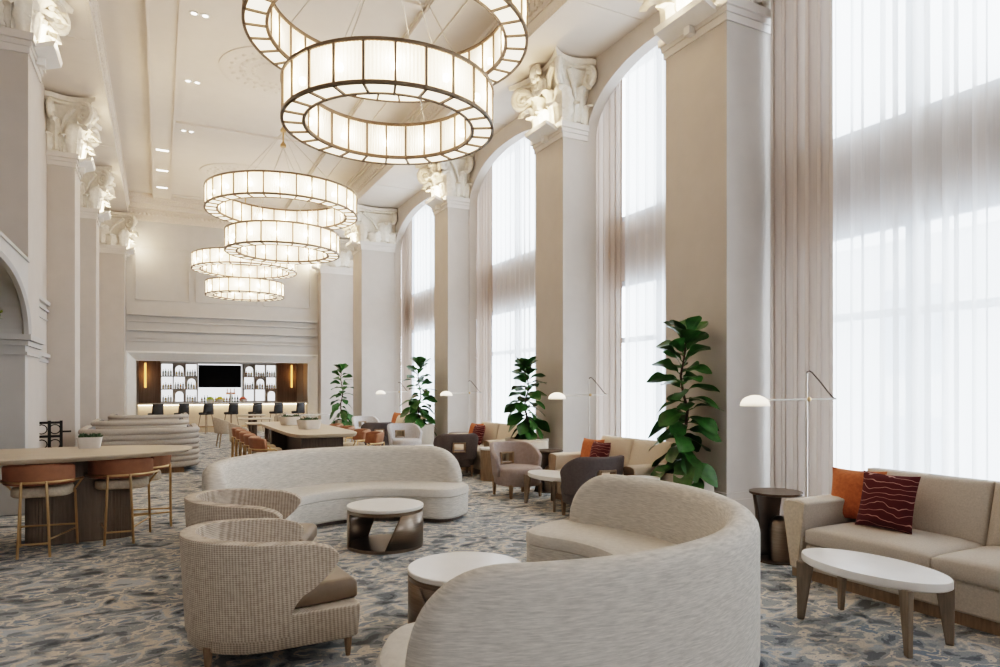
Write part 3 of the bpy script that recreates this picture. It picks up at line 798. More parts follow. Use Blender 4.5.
# ------------------------------------------------------------------ straight sofas (front -y)
def make_sofa(label, loc, rz, m, grp='sofas along the windows', W=2.5):
    t = thing('straight_sofa', label, 'sofa', loc, rz, grp)
    aw = .24
    obj('plinth', MB().b2(-W / 2 + .06, W / 2 - .06, -.42, .44, 0, .10), M['wood'], t)
    obj('base', MB().b2(-W / 2 + aw - .02, W / 2 - aw + .02, -.46, .46, .09, .30), m, t, bevel=.02)
    obj('back_frame', MB().b2(-W / 2 + .1, W / 2 - .1, .34, .50, .09, .70), m, t, bevel=.03)
    iw = (W - 2 * aw) / 2
    for s in (-1, 1):
        obj('seat_cushion', cushion(MB(), (s * iw / 2, -.07, .375), (iw - .01, .84, .17), .012), m, t, smooth=60)
        q = cushion(MB(), (0, 0, 0), (iw - .012, .46, .20), .02)
        q.v = [(x + s * iw / 2, .30 + z * .9 + (y) * .28, .665 + y) for x, y, z in q.v]
        obj('back_cushion', q, m, t, smooth=60)
        # arm: tapered front panel, sloping inwards to the floor
        pr = [(.0, .64), (.06, .655), (.17, .655), (.225, .64), (.245, .60), (.235, .54), (.155, .08), (.075, .08), (.045, .3)]
        if s > 0: px = [(W / 2 - aw + x, z) for x, z in pr]
        else: px = [(-W / 2 + aw - x, z) for x, z in pr]
        n = len(px); q = MB()
        vs = [(x, -.47, z) for x, z in px] + [(x, .47, z) for x, z in px]
        q.add(vs, [tuple(range(n)), tuple(range(2 * n - 1, n - 1, -1))] + [(i, n + i, n + (i + 1) % n, (i + 1) % n) for i in range(n)])
        a = obj('arm', q, m, t, smooth=40, bevel=.015)
        q = MB(); ci = sum(p[0] for p in px) / n; cz = sum(p[1] for p in px) / n
        v2 = [(ci + (x - ci) * .86, -.478, cz + (z - cz) * .95) for x, z in px] + [(ci + (x - ci) * .86, -.46, cz + (z - cz) * .95) for x, z in px]
        q.add(v2, [tuple(range(n)), tuple(range(2 * n - 1, n - 1, -1))] + [(i, n + i, n + (i + 1) % n, (i + 1) % n) for i in range(n)])
        obj('arm_panel', q, M['wood'] if m is M['sofacream'] else M['cream_seat'], a)
    return t
def pillow(name, label, loc, rz, m, s=.46, tilt=-.28, th=.15, grp=None):
    N = 15; q = MB()
    for sg in (1, -1):
        def f(u, v):
            x, y = u * 2 - 1, v * 2 - 1
            b = max(0, (1 - x ** 4) * (1 - y ** 4)) ** .6
            k = 1 - .05 * (1 - x * x) * (abs(y) ** 3) - 0
            kx = 1 - .07 * (1 - y * y) ; ky = 1 - .07 * (1 - x * x)
            return (x * s / 2 * kx, sg * th / 2 * b, s / 2 + y * s / 2 * ky)
        q.grid(f, N, N)
    o = obj(name, q, m, smooth=70, fix=False); o.location = loc; o.rotation_euler = (tilt, 0, rz)
    return tag(o, label, 'pillow', grp)
FX = face(-1, 0)
make_sofa('oatmeal linen sofa under the nearest window, behind the oval table', (5.24, 2.76, 0), FX, M['sofa'])
pillow('throw_pillow', 'plain rust orange pillow in the corner of the nearest sofa', (5.30, 3.72, .462), FX + .25, M['orange'], .45)
pillow('throw_pillow', 'burgundy pillow with pale wavy lines on the nearest sofa', (5.14, 3.36, .468), FX + .05, M['burg'], .46)
make_sofa('cream linen sofa under the second window, behind charcoal armchair', (5.52, 7.36, 0), FX, M['sofacream'], W=2.0)
pillow('throw_pillow', 'plain bright orange pillow on the cream sofa under the second window', (5.50, 7.98, .462), FX + .2, M['orange'], .42)
pillow('throw_pillow', 'dark burgundy patterned pillow on the cream sofa under the second window', (5.40, 7.66, .465), FX, M['burg'], .40)
make_sofa('cream linen sofa under the third window, behind the grey back-turned chair', (5.70, 11.78, 0), FX, M['sofacream'], W=2.2)
pillow('throw_pillow', 'orange pillow on the sofa under the third window', (5.72, 12.45, .462), FX + .2, M['orange'], .43)
pillow('throw_pillow', 'dark burgundy pillow on the sofa under the third window', (5.62, 12.12, .462), FX, M['burg'], .42)
make_sofa('cream linen sofa under the fourth window, mostly hidden by grey chairs', (5.64, 16.8, 0), FX, M['sofacream'], W=2.1)
pillow('throw_pillow', 'rust red pillow on the sofa under the fourth window', (5.62, 17.3, .462), FX + .2, M['orange'], .50)
pillow('throw_pillow', 'cream pillow on the sofa under the fourth window', (5.55, 16.85, .462), FX, M['creampillow'], .44)

# ------------------------------------------------------------------ oval coffee tables (long axis y)
def make_oval(label, loc, rz=0):
    t = thing('oval_coffee_table', label, 'coffee table', loc, rz, 'white oval coffee tables')
    pts = sup(.56, .98, 56, 2.0)
    obj('table_top', MB().stack(pts, [(.385, .97), (.395, 1), (.43, 1), (.44, .99)]), M['marble'], t, smooth=40)
    for sx, sy in ((-1, 1), (1, 1), (-1, -1), (1, -1)):
        x, y = sx * .195, sy * .345; a = atan2(y, x)
        q = MB(); d = (cos(a), sin(a)); n = (-d[1], d[0])
        def P(r, w, z): return (x + d[0] * r + n[0] * w, y + d[1] * r + n[1] * w, z)
        vs = [P(.01, -.016, 0), P(.055, -.016, 0), P(.055, .016, 0), P(.01, .016, 0), P(-.05, -.018, .385), P(.06, -.018, .40), P(.06, .018, .40), P(-.05, .018, .385)]
        q.add(vs, [(3, 2, 1, 0), (4, 5, 6, 7), (0, 1, 5, 4), (1, 2, 6, 5), (2, 3, 7, 6), (3, 0, 4, 7)])
        obj('leg', q, M['greywood'], t, bevel=.006)
    return t
ov = make_oval('white topped oval table with oak plank legs before the nearest sofa', (4.17, 2.80, 0))
dup(ov, (4.74, 7.72, 0), 0, 'white topped oval table between two lounge chairs at the second window')
dup(ov, (4.75, 12.4, 0), 0, 'white topped oval table before the sofa under the third window')

# ------------------------------------------------------------------ lounge chairs with cut-out handle (front -y)
def make_lounge(label, loc, rz, m):
    t = thing('lounge_chair', label, 'armchair', loc, rz, 'lounge chairs along the windows')
    pts = sup(.66, .66, 44, 3.0, 0, -.02)
    obj('seat', MB().stack(pts, [(.17, .90), (.19, .95), (.36, 1.02), (.41, 1.0), (.435, .93), (.44, .7)], 0, -.02), m, t, smooth=60)
    NU, NV = 41, 12
    def f(u, v):
        s = (u - .5) * 2; a = s * R(98)
        top = .78 - .20 * max(0, (abs(s) - .45) / .55) ** 1.8
        z = .30 + (top - .30) * v
        r = .335 + .05 * v
        return (r * sin(a) * 1.0, -.02 + r * cos(a), z)
    q = MB().grid(f, NU, NV, skip=lambda i, j: 16 <= i < 24 and 4 <= j < 7)
    obj('backrest', q, m, t, smooth=60, solid=.07, bevel=.02, bseg=3)
    fr = MB(); y = .345; w = .105; z0, z1 = .47, .60
    for s in (-1, 1): fr.box((s * w, y - .018, (z0 + z1) / 2), (.025, .12, z1 - z0 + .05))
    for z in (z0 - .012, z1 + .012): fr.box((0, y, z), (2 * w, .12, .025))
    obj('handle_frame', fr, M['wood'], t, bevel=.004)
    for sx in (-1, 1):
        for y_ in (-.25, .24):
            obj('leg', MB().box((sx * .25, y_, .1), (.05, .05, .2), 0, .6), M['wood'], t)
    return t
make_lounge('charcoal lounge chair with back turned, before the second window sofa', (4.76, 6.85, 0), face(.05, 1), M['charcoal'])
make_lounge('mauve lounge chair facing the viewer beside the second window oval table', (4.74, 8.75, 0), face(.05, -1), M['mauve'])
make_lounge('charcoal lounge chair with handle cut-out seen from behind, before the third window', (4.85, 11.3, 0), face(.25, 1), M['charcoal'])
make_lounge('pale grey lounge chair beside the charcoal ones, beneath the third fig', (5.0, 14.6, 0), face(.1, -1), M['greyfab'])
make_lounge('dark taupe lounge chair with back turned, right of the cognac stools', (4.72, 15.8, 0), face(.2, 1), M['charcoal'])
make_lounge('pale grey lounge chair farthest along the windows, beside the farthest fig', (5.32, 19.0, 0), face(.1, -1), M['greyfab'])

# ------------------------------------------------------------------ side tables
t = thing('side_table', 'dark bronze pedestal side table with domed cylinder base, left of the nearest sofa', 'side table', (5.10, 4.36, 0))
obj('table_top', MB().lathe([(.225, .615), (.235, .62), (.235, .64), (.001, .64)], 40), M['darkbronze'], t)
q = MB().grid(lambda u, v: (.20 * (1 - .28 * sin(pi * v)) * cos(R(20) + u * R(140)), .03 + .14 * sin(R(20) + u * R(140)), .0 + .615 * v), 24, 12)
obj('pedestal', q, M['darkbronze'], t, solid=.025)
obj('dome', MB().lathe([(.105, 0), (.105, .30), (.098, .345), (.078, .385), (.045, .41), (.001, .42)], 32, (.02, -.04, 0)), M['bronze'], t)
obj('foot', MB().lathe([(.19, 0), (.19, .012), (.001, .012)], 32), M['darkbronze'], t)
t2 = dup(t, (5.35, 8.86, 0), 0, 'dark bronze side table beyond the cream sofa under the second window')
dup(t, (5.75, 13.2, 0), 0, 'dark bronze side table at far end of the third window sofa')
def drum_side(label, loc):
    t = thing('drum_side_table', label, 'side table', loc, 0, 'wood drum side tables')
    obj('drum', MB().lathe([(.20, 0), (.20, .53), (.001, .53)], 32), M['wood'], t)
    obj('table_top', MB().lathe([(.21, .53), (.215, .535), (.215, .56), (.001, .56)], 32), M['marble'], t)
    return t
drum_side('round wood drum side table with pale top, left of the large fig planter', (5.25, 5.66 + .0, 0)).location = (4.98, 6.16, 0)
drum_side('round wood drum side table with pale top at near end of the third window sofa', (5.15, 10.42, 0))

# ------------------------------------------------------------------ floor lamps
def make_lamp(label, loc, rz):
    """arm runs along local -x"""
    t = thing('floor_lamp', label, 'lamp', loc, rz, 'brass reading floor lamps')
    obj('base', MB().lathe([(.13, 0), (.13, .015), (.03, .025), (.001, .025)], 28), M['nickel'], t)
    obj('pole', MB().bar((0, 0, .02), (0, 0, 1.74), .0085, 10), M['nickel'], t)
    obj('rod', MB().tube([(0, 0, 1.735), (.004, 0, 1.757), (.025, 0, 1.765), (.05, 0, 1.75), (.12, 0, 1.67), (.21, 0, 1.555), (.245, 0, 1.515), (.265, 0, 1.50), (.285, 0, 1.497)], .0075, 8), M['darkbronze'], t)
    obj('arm', MB().bar((.285, 0, 1.497), (-.38, 0, 1.484), .008, 8), M['white'], t)
    obj('joint', MB().sphere((.02, 0, 1.492), .024, 12, 8), M['brass'], t)
    prof = [(.138, -.048), (.132, -.02), (.112, .015), (.08, .038), (.042, .052), (.001, .057)]
    s = obj('lamp_shade', MB().lathe(prof, 36, (-.50, 0, 1.475), cap=False), M['lampshade'], t, fix=False)
    obj('light_disc', MB().lathe([(.001, -.034), (.131, -.034)], 32, (-.50, 0, 1.475), cap=False), M['lampglow'], t, fix=False)
    a = rz; x = loc[0] - .5 * cos(a); y = loc[1] - .5 * sin(a)
    add_light('lamp_light', (x, y, 1.415), 5, (1, .82, .6), .06, 'SPOT', (0, 0, 0), R(140), .6)
    return t
ra = R(-27)
make_lamp('slim brass floor lamp with white dome shade beside the nearest sofa', (5.55, 4.38, 0), ra)
make_lamp('slim floor lamp with white dome shade before the second pilaster', (5.95, 8.62, 0), ra)
make_lamp('slim floor lamp with white dome shade before the third pilaster', (6.1, 13.5, 0), ra)
make_lamp('slim floor lamp with white dome shade before the fourth pilaster', (5.95, 17.95, 0), ra)

# ------------------------------------------------------------------ fiddle leaf figs
def fig_leaf(mb, base, az, el, L, roll=0, droop=.9):
    import mathutils
    d = mathutils.Vector((cos(az) * cos(el), sin(az) * cos(el), sin(el)))
    side = mathutils.Vector((-sin(az), cos(az), 0)); nrm = side.cross(d) * -1
    if nrm.z < 0: nrm = -nrm
    side = (side * cos(roll) + nrm * sin(roll)); nrm = d.cross(side)
    if nrm.z < 0: nrm = -nrm
    NV, NU = 11, 9; b = mathutils.Vector(base)
    prof = [0.03, .20, .34, .40, .42, .50, .62, .70, .66, .45, .06]
    ph = az * 3
    vs = []
    for i in range(NU):
        x = i / (NU - 1) * 2 - 1
        for j in range(NV):
            v = j / (NV - 1); w = prof[j] * L * .52
            p = b + d * (.05 + L * v) + side * (x * w) + nrm * (-droop * .35 * L * v * v + .10 * L * abs(x) * prof[j] + .035 * L * sin(v * 9 + ph) * abs(x)) 
            p.z -= droop * .12 * L * v * v
            vs.append(tuple(p))
    fs = [(i * NV + j, (i + 1) * NV + j, (i + 1) * NV + j + 1, i * NV + j + 1) for i in range(NU - 1) for j in range(NV - 1)]
    mb.add(vs, fs)
    mb.bar(base, tuple(b + d * (.06)), .006, 5)
def make_fig(label, loc, seed, z0, z1, nleaf, L0, L1, pw, pd, rz=0, lean=(0, 0)):
    rnd = random.Random(seed)
    t = thing('potted_fiddle_fig', label, 'potted plant', loc, rz, 'fiddle leaf figs along the window wall')
    pts = sup(pw, pd, 40, 9)
    obj('planter', MB().stack(pts, [(0, .93), (z0 - .02, 1.0), (z0, 1.0), (z0, .94), (z0 - .05, .93)]), M['planter'], t, smooth=40)
    obj('soil', MB().stack(pts, [(z0 - .10, .9), (z0 - .045, .925)]), M['soil'], t)
    st = [(lean[0] * k / 8 + .03 * sin(k * 1.3 + seed), lean[1] * k / 8 + .03 * cos(k * 1.7 + seed), z0 - .06 + (z1 - .18 - z0 + .06) * k / 8) for k in range(9)]
    obj('stem', MB().tube(st, [.022 - .0015 * k for k in range(9)], 8), M['stem'], t)
    q = MB(); az = rnd.random() * 6
    for k in range(nleaf):
        u = (k + .3) / nleaf; i = min(7, int(u * 8)); f = u * 8 - i
        p = tuple(st[i][c] + (st[i + 1][c] - st[i][c]) * f for c in range(3))
        az += 2.4 + rnd.uniform(-.35, .35)
        el = -.15 + 1.0 * u ** 1.2 + rnd.uniform(-.3, .3)
        fig_leaf(q, p, az, el, (L0 + (L1 - L0) * u) * rnd.uniform(.85, 1.15), rnd.uniform(-.8, .8), 2.1 - 1.3 * u)
    for k in range(5):
        fig_leaf(q, st[8], az + k * 1.26, .85 + .2 * (k % 2), L1 * 1.05, rnd.uniform(-.4, .4), .35)
    obj('foliage', q, M['leaf'], t, smooth=60, fix=False)
    return t
make_fig('largest fiddle leaf fig in a sand planter before the nearest pilaster', (5.56, 6.07, 0), 3, .60, 2.33, 56, .36, .31, .54, .50, 0, (0, .02))
make_fig('fiddle leaf fig in a wide planter before the second pilaster', (5.75, 10.25, 0), 12, .72, 2.08, 54, .33, .27, .60, .62)
make_fig('dense fiddle leaf fig before the third pilaster, behind the pale grey chair', (5.62, 15.35, 0), 21, .72, 2.26, 52, .37, .30, .60, .62)
make_fig('smallest and farthest fiddle leaf fig, beside the bar area', (5.0, 20.6, 0), 33, .62, 2.28, 34, .36, .27, .36, .36)
t = thing('stone_planter_bench', 'long sand coloured planter box beside the second fig, behind mauve chair', 'planter', (5.6, 10.25, 0))
obj('planter_box', MB().stack(sup(.5, .42, 40, 9), [(0, .97), (.70, 1), (.72, .98)], 0, 0), M['planter'], t)
t.location = (5.45, 9.62, 0)

# ------------------------------------------------------------------ counter stools (front -y)
def make_stool(label, loc, rz, grp):
    t = thing('counter_stool', label, 'stool', loc, rz, grp)
    pts = sup(.50, .46, 40, 3.0, 0, -.02)
    obj('seat', MB().stack(pts, [(.55, .94), (.565, 1), (.62, 1.0), (.64, .95), (.645, .7)], 0, -.02), M['cream_seat'], t, smooth=60)
    def f(u, v):
        s = (u - .5) * 2; a = s * R(64); r = .33
        z = .672 + (.205 - .02 * abs(s) ** 4) * v
        return (r * sin(a) * .96, -.06 + r * cos(a) + .03 * v, z)
    obj('backrest', MB().grid(f, 29, 6), M['cognac'], t, smooth=60, solid=.055, bevel=.024, bseg=4)
    rail = [(.345 * sin(R(a)), -.06 + .36 * cos(R(a)), .705) for a in range(-82, 83, 6)]
    obj('back_rail', MB().tube(rail, .013, 8), M['brass'], t)
    for sx in (-1, 1):
        obj('leg', MB().bar((sx * .10, .302, .715), (sx * .13, .31, 0), .0125, 8), M['brass'], t)
        obj('leg', MB().bar((sx * .235, -.20, .56), (sx * .25, -.23, 0), .0125, 8), M['brass'], t)
        obj('stretcher', MB().bar((sx * .245, -.22, .17), (sx * .127, .305, .17), .009, 8), M['brass'], t)
        obj('arm_post', MB().bar((sx * .335, -.02, .70), (sx * .24, -.06, .56), .010, 8), M['brass'], t)
    obj('stretcher', MB().bar((-.125, .305, .13), (.125, .305, .13), .010, 8), M['brass'], t)
    obj('footrest', MB().bar((-.245, -.22, .21), (.245, -.22, .21), .010, 8), M['brass'], t)
    return t
s0 = make_stool('cognac leather counter stool with brass legs at left end of the oval high table', (-1.03, 7.88, 0), face(.1, 1), 'counter stools at the oval high table')
dup(s0, (-.36, 8.14, 0), face(.05, 1), 'cognac leather counter stool before the middle of the oval high table')
dup(s0, (-.20, 8.72, 0), face(-1, .0), 'cognac leather counter stool at the right tip of the oval high table')
for k, (y, nm) in enumerate(((10.45, 'nearest'), (11.1, 'second nearest'), (11.75, 'third nearest'), (12.4, 'fourth nearest'), (13.05, 'farthest'))):
    dup(s0, (1.48, y, 0), face(1, 0), 'cognac leather stool on left side of the long table, %s' % nm, 'counter stools at the long table')
for k, (y, nm) in enumerate(((10.75, 'nearest'), (11.55, 'second nearest'), (12.6, 'third nearest'), (13.5, 'farthest'))):
    dup(s0, (2.98, y, 0), face(-1, 0), 'cognac leather stool on right side of the long table, %s' % nm, 'counter stools at the long table')

# oval high table
t = thing('oval_high_table', 'long pale wood oval high table on ribbed pedestal at left edge', 'table', (-1.30, 8.24, 0), R(3))
obj('table_top', MB().stack(sup(3.25, 1.42, 72, 2.3), [(.885, .955), (.89, .965), (.922, 1), (.932, 1)]), M['tablewood'], t, smooth=30)
def ribbed(w, d, z1):
    n = 120; out = []
    for i, p in enumerate(sup(w, d, n, 5)):
        k = 1 + (.012 if i % 2 else -.012); out.append((p[0] * k, p[1] * k))
    return MB().prism(out, 0, z1)
for px in (-.85, .55):
    q = ribbed(.95, .50, .886); q.v = [(x + px, y + .12, z) for x, y, z in q.v]; obj('pedestal', q, M['pedestal'], t, smooth=10)
def make_planter(name, label, loc, w, d, h, rz=0, seed=1):
    t = thing(name, label, 'potted plant', loc, rz, 'low succulent planters')
    obj('pot', MB().stack(sup(w, d, 36, 5), [(0, .82), (h, 1), (h, .92), (h - .03, .91)]), M['pot'], t, smooth=40)
    q = MB(); rnd = random.Random(seed)
    for k in range(16):
        cx, cy = rnd.uniform(-.38, .38) * w, rnd.uniform(-.36, .36) * d
        for j in range(9):
            a = j * .7 + rnd.random(); e = rnd.uniform(.3, 1.2); L = rnd.uniform(.04, .075)
            p = (cx, cy, h - .03); tip = (cx + L * cos(a) * cos(e), cy + L * sin(a) * cos(e), h - .02 + L * sin(e))
            q.tube([p, ((p[0] + tip[0]) / 2, (p[1] + tip[1]) / 2, (p[2] + tip[2]) / 2 + .008), tip], [.006, .013, .002], 5)
    obj('succulents', q, M['leaf2'], t, fix=False)
    return t
make_planter('succulent_planter', 'white rectangular succulent pot on the oval high table', (-.70, 8.66, .9325), .25, .17, .125, 0, 4)

# long communal table
t = thing('communal_table', 'long pale wood communal table with dark panel base, in mid room', 'table', (2.23, 12.0, 0))
obj('table_top', MB().stack(sup(1.04, 4.2, 72, 6), [(.865, .97), (.88, .99), (.915, 1), (.92, .998)]), M['tablewood'], t, smooth=30)
for y in (-1.5, 1.5): obj('base_panel', MB().b2(-.32, .32, y - .09, y + .09, 0, .87), M['darkwood'], t)
obj('spine_panel', MB().b2(-.05, .05, -1.5, 1.5, .1, .86), M['darkwood'], t)
make_planter('succulent_planter', 'white succulent bowl nearer on the long communal table', (2.2, 11.3, .9205), .34, .34, .155, .3, 9)
make_planter('succulent_planter', 'white succulent bowl farther along the long communal table', (2.13, 12.7, .9205), .34, .34, .155, .3, 12)

# ------------------------------------------------------------------ channel tufted booths (opening +y)
def make_booth(label, loc, w, d):
    t = thing('curved_booth', label, 'booth', loc, 0, 'channel tufted booths')
    path = []; r = .55
    path.append((w / 2, d))
    for i in range(13): a = -pi / 2 * i / 12; path.append((w / 2 - r + r * cos(a), r + r * sin(a)))
    for i in range(13): a = -pi / 2 - pi / 2 * i / 12; path.append((-w / 2 + r + r * cos(a), r + r * sin(a)))
    path.append((-w / 2, d)); n = len(path)
    def off(k, o):
        a = path[max(0, k - 1)]; b = path[min(n - 1, k + 1)]; tx, ty = b[0] - a[0], b[1] - a[1]; L = sqrt(tx * tx + ty * ty)
        return (path[k][0] - ty / L * o, path[k][1] + tx / L * o)
    zs2 = []; H0, H1 = .10, .84; nc = 7
    for c in range(nc):
        for j in range(6):
            v = j / 5; zs2.append((H0 + (H1 - H0) * (c + v) / nc, -.03 * (1 - sin(pi * min(.98, max(.02, v)))) ** 1.5))
    secs = []
    for k in range(n):
        loop = []
        for z, o in zs2:
            p = off(k, -o - .0); q = off(k, o); loop.append((q[0], q[1], z))
        for o, z in ((-.05, H1 + .012), (-.12, H1)): q = off(k, o); loop.append((q[0], q[1], z))
        for z in (H1 - .1, .45): q = off(k, -.14); loop.append((q[0], q[1], z))
        q = off(k, -.14); loop.append((q[0], q[1], H0)); secs.append(loop)
    # outside is on the -normal side: flip if needed
    obj('back_shell', MB().ring(secs), M['booth'], t, smooth=50)
    secs = []
    for k in range(n):
        a = off(k, -.15); b = off(k, -.62)
        secs.append([(a[0], a[1], .10), (b[0], b[1], .10), (b[0], b[1], .43), (a[0], a[1], .46)])
    obj('seat', MB().ring(secs), M['boothin'], t, bevel=.02)
    secs = []
    for k in range(n):
        a = off(k, -.145); b = off(k, -.22); c = off(k, -.19)
        secs.append([(a[0], a[1], .46), (b[0], b[1], .46), (c[0], c[1], .82), (a[0], a[1], .835)])
    obj('back_cushion', MB().ring(secs), M['boothin'], t, bevel=.01)
    for x in (-w * .3, w * .25): obj('foot', MB().b2(x - .22, x + .22, .10, .25, 0, .10), M['wood'], t)
    return t
bo = make_booth('curved booth with horizontal channel tufting, nearest behind the oval high table', (-.33, 13.95, 0), 2.05, 1.75)
dup(bo, (-.40, 17.3, 0), 0, 'curved booth with horizontal channels, middle of the three')
dup(bo, (-.28, 20.9, 0), 0, 'curved booth with horizontal channels, farthest of the three near bar')

# dining chairs and tables near the bar
def make_tub(label, loc, rz, m, grp):
    t = thing('dining_chair', label, 'chair', loc, rz, grp)
    obj('seat', MB().stack(sup(.50, .50, 32, 3), [(.36, .92), (.40, 1), (.46, 1), (.48, .9)]), m, t, smooth=60)
    obj('backrest', MB().grid(lambda u, v: ((.29 + .03 * v) * sin((u - .5) * 2 * R(95)), .0 + (.29 + .03 * v) * cos((u - .5) * 2 * R(95)), .38 + (.43 - .14 * abs(u * 2 - 1) ** 2) * v), 25, 6), m, t, smooth=60, solid=.05, bevel=.015)
    for sx in (-1, 1):
        for y in (-.2, .2): obj('leg', MB().bar((sx * .18, y * .9, .38), (sx * .24, y * 1.15, 0), .02, 8, .013), M['wood'], t)
    return t
tb_ = make_tub('beige tub dining chair nearest the long table, left of it', (1.72, 16.3, 0), face(1, .1), M['tweed'], 'beige dining chairs')
dup(tb_, (1.62, 19.6, 0), face(1, .1), 'beige tub dining chair at first square table, left side')
dup(tb_, (3.05, 19.8, 0), face(-1, 0), 'beige tub dining chair at first square table, right side')
dup(tb_, (3.35, 22.5, 0), face(-1, 0), 'beige tub dining chair at second square table, right side')
def make_cafe(label, loc, w, d, z=.75, round_=False):
    t = thing('cafe_table', label, 'table', loc, 0, 'small tables near the bar')
    obj('table_top', MB().stack(sup(w, d, 40, 2 if round_ else 10), [(z - .03, .98), (z - .02, 1), (z, 1)]), M['tablewood'] if not round_ else M['marble'], t)
    obj('pedestal', MB().lathe([(.22, 0), (.22, .02), (.07, .05), (.07, z - .03)], 20), M['nickel'] if round_ else M['darkbronze'], t)
    return t
make_cafe('pale square table behind the long communal table', (2.35, 17.2, 0), 1.0, .8)
make_cafe('pale cafe table beside the beige dining chairs', (2.36, 19.8, 0), .85, .8)
make_cafe('pale cafe table nearest the bar stools', (2.55, 22.4, 0), .85, .8)
make_cafe('long white table on silver pedestal beside the farthest fig', (4.25, 22.0, 0), 1.5, .8, .75, True)

# ------------------------------------------------------------------ bar
t = thing('bar_counter', 'long bar counter with stone top and lit cream front panel', 'bar', (0, 0, 0))
obj('countertop', MB().b2(-.72, 5.05, 26.05, 26.75, 1.01, 1.06), M['stone'], t)
obj('front_panel', MB().b2(-.70, 5.03, 26.35, 26.45, 0, 1.01), M['barfront'], t)
obj('led_strip', MB().b2(-.68, 5.0, 26.24, 26.28, .985, 1.005), M['led'], t)
obj('foot_rail', MB().bar((-.6, 26.2, .2), (5.0, 26.2, .2), .02, 8), M['brass'], t)
def make_barstool(label, loc, rz):
    t = thing('bar_stool', label, 'stool', loc, rz, 'black bar stools at the bar')
    obj('seat', MB().stack(sup(.45, .42, 32, 3), [(.66, .9), (.68, 1), (.73, 1), (.745, .9)]), M['black'], t, smooth=60)
    obj('backrest', MB().grid(lambda u, v: ((.235 - .03 * v) * sin((u - .5) * 2 * R(62)) * 1.05, -.02 + (.235 + .04 * v) * cos((u - .5) * 2 * R(62)), .70 + .36 * v), 17, 5), M['black'], t, smooth=60, solid=.025)
    for sx in (-1, 1):
        for y in (-.15, .15): obj('leg', MB().bar((sx * .13, y * .8, .67), (sx * .21, y * 1.35, 0), .016, 8, .011), M['wood'], t)
    obj('footrest', MB().tube([(-.19, -.18, .25), (.19, -.18, .25), (.19, .18, .25), (-.19, .18, .25)], .009, 6, True), M['wood'], t)
    return t
bs = None
for k, X in enumerate((-0.14, 0.66, 1.44, 2.26, 3.07, 3.8, 4.59)):
    d = 25.62
    nm = ['leftmost', 'second from left', 'third from left', 'in the middle', 'third from right', 'second from right', 'rightmost'][k]
    if bs is None: bs = make_barstool('black shell bar stool at the bar, ' + nm, (X, d, 0), face(-.62, .8))
    else: dup(bs, (X, d, 0), face(-.62, .8), 'black shell bar stool at the bar, ' + nm)
# slatted wood panels on the back wall
for x0, x1 in ((-.72, 0), (4.24, 5.03)):
    b = MB().b2(x0, x1, 28.42, 28.6, 0, 2.74)
    n = int((x1 - x0) / .06)
    for i in range(n): b.b2(x0 + i * .06 + .012, x0 + i * .06 + .048, 28.39, 28.42, 0, 2.74)
    trim(b, M['slatwood'])
for x, nm in ((-.5, 'left'), (4.82, 'right')):
    t = thing('wall_sconce', 'tall amber wall sconce on wood panel, %s side of the bar' % nm, 'sconce', (x, 28.36, 1.62), 0, 'amber bar sconces')
    obj('tube', MB().lathe([(.035, 0), (.035, .92)], 16), M['amber'], t)
    obj('mount', MB().b2(-.03, .03, -.0, .05, .1, .82).lathe([(.04, -.02), (.04, 0)], 12).lathe([(.04, .92), (.04, .94)], 12), M['brass'], t)
    add_light('sconce_light', (x, 28.15, 2.1), 2.5, (1, .5, .18), .1)
def make_bottle(name, m, h, r, z):
    t = thing(name, None, None)
    obj('body', MB().lathe([(r, 0), (r, h * .58), (r * .75, h * .68), (r * .32, h * .76), (r * .30, h * .94), (r * .001, h * .94)], 12), m, t)
    obj('label', MB().lathe([(r + .002, h * .15), (r + .002, h * .42)], 12, cap=False), M['blabel'], t, fix=False)
    obj('cap', MB().lathe([(r * .34, h * .90), (r * .34, h), (.001, h)], 10), M['cork'], t)
    return t
protos = [make_bottle('bottle', BOT[0], .27, .032, 0), make_bottle('bottle', BOT[1], .22, .036, 0), make_bottle('bottle', BOT[2], .28, .03, 0), make_bottle('bottle', BOT[3], .25, .034, 0), make_bottle('bottle', BOT[4], .2, .038, 0)]
used = [False] * 5
def put_bottle(k, loc, label, grp):
    if used[k]: o = dup(protos[k], loc, 0, label, grp)
    else:
        used[k] = True; o = protos[k]; o.location = loc; o['label'] = label; o['group'] = grp
    o['category'] = 'bottle'
kinds = ['dark', 'amber', 'green', 'clear', 'gold']
rb = random.Random(5)
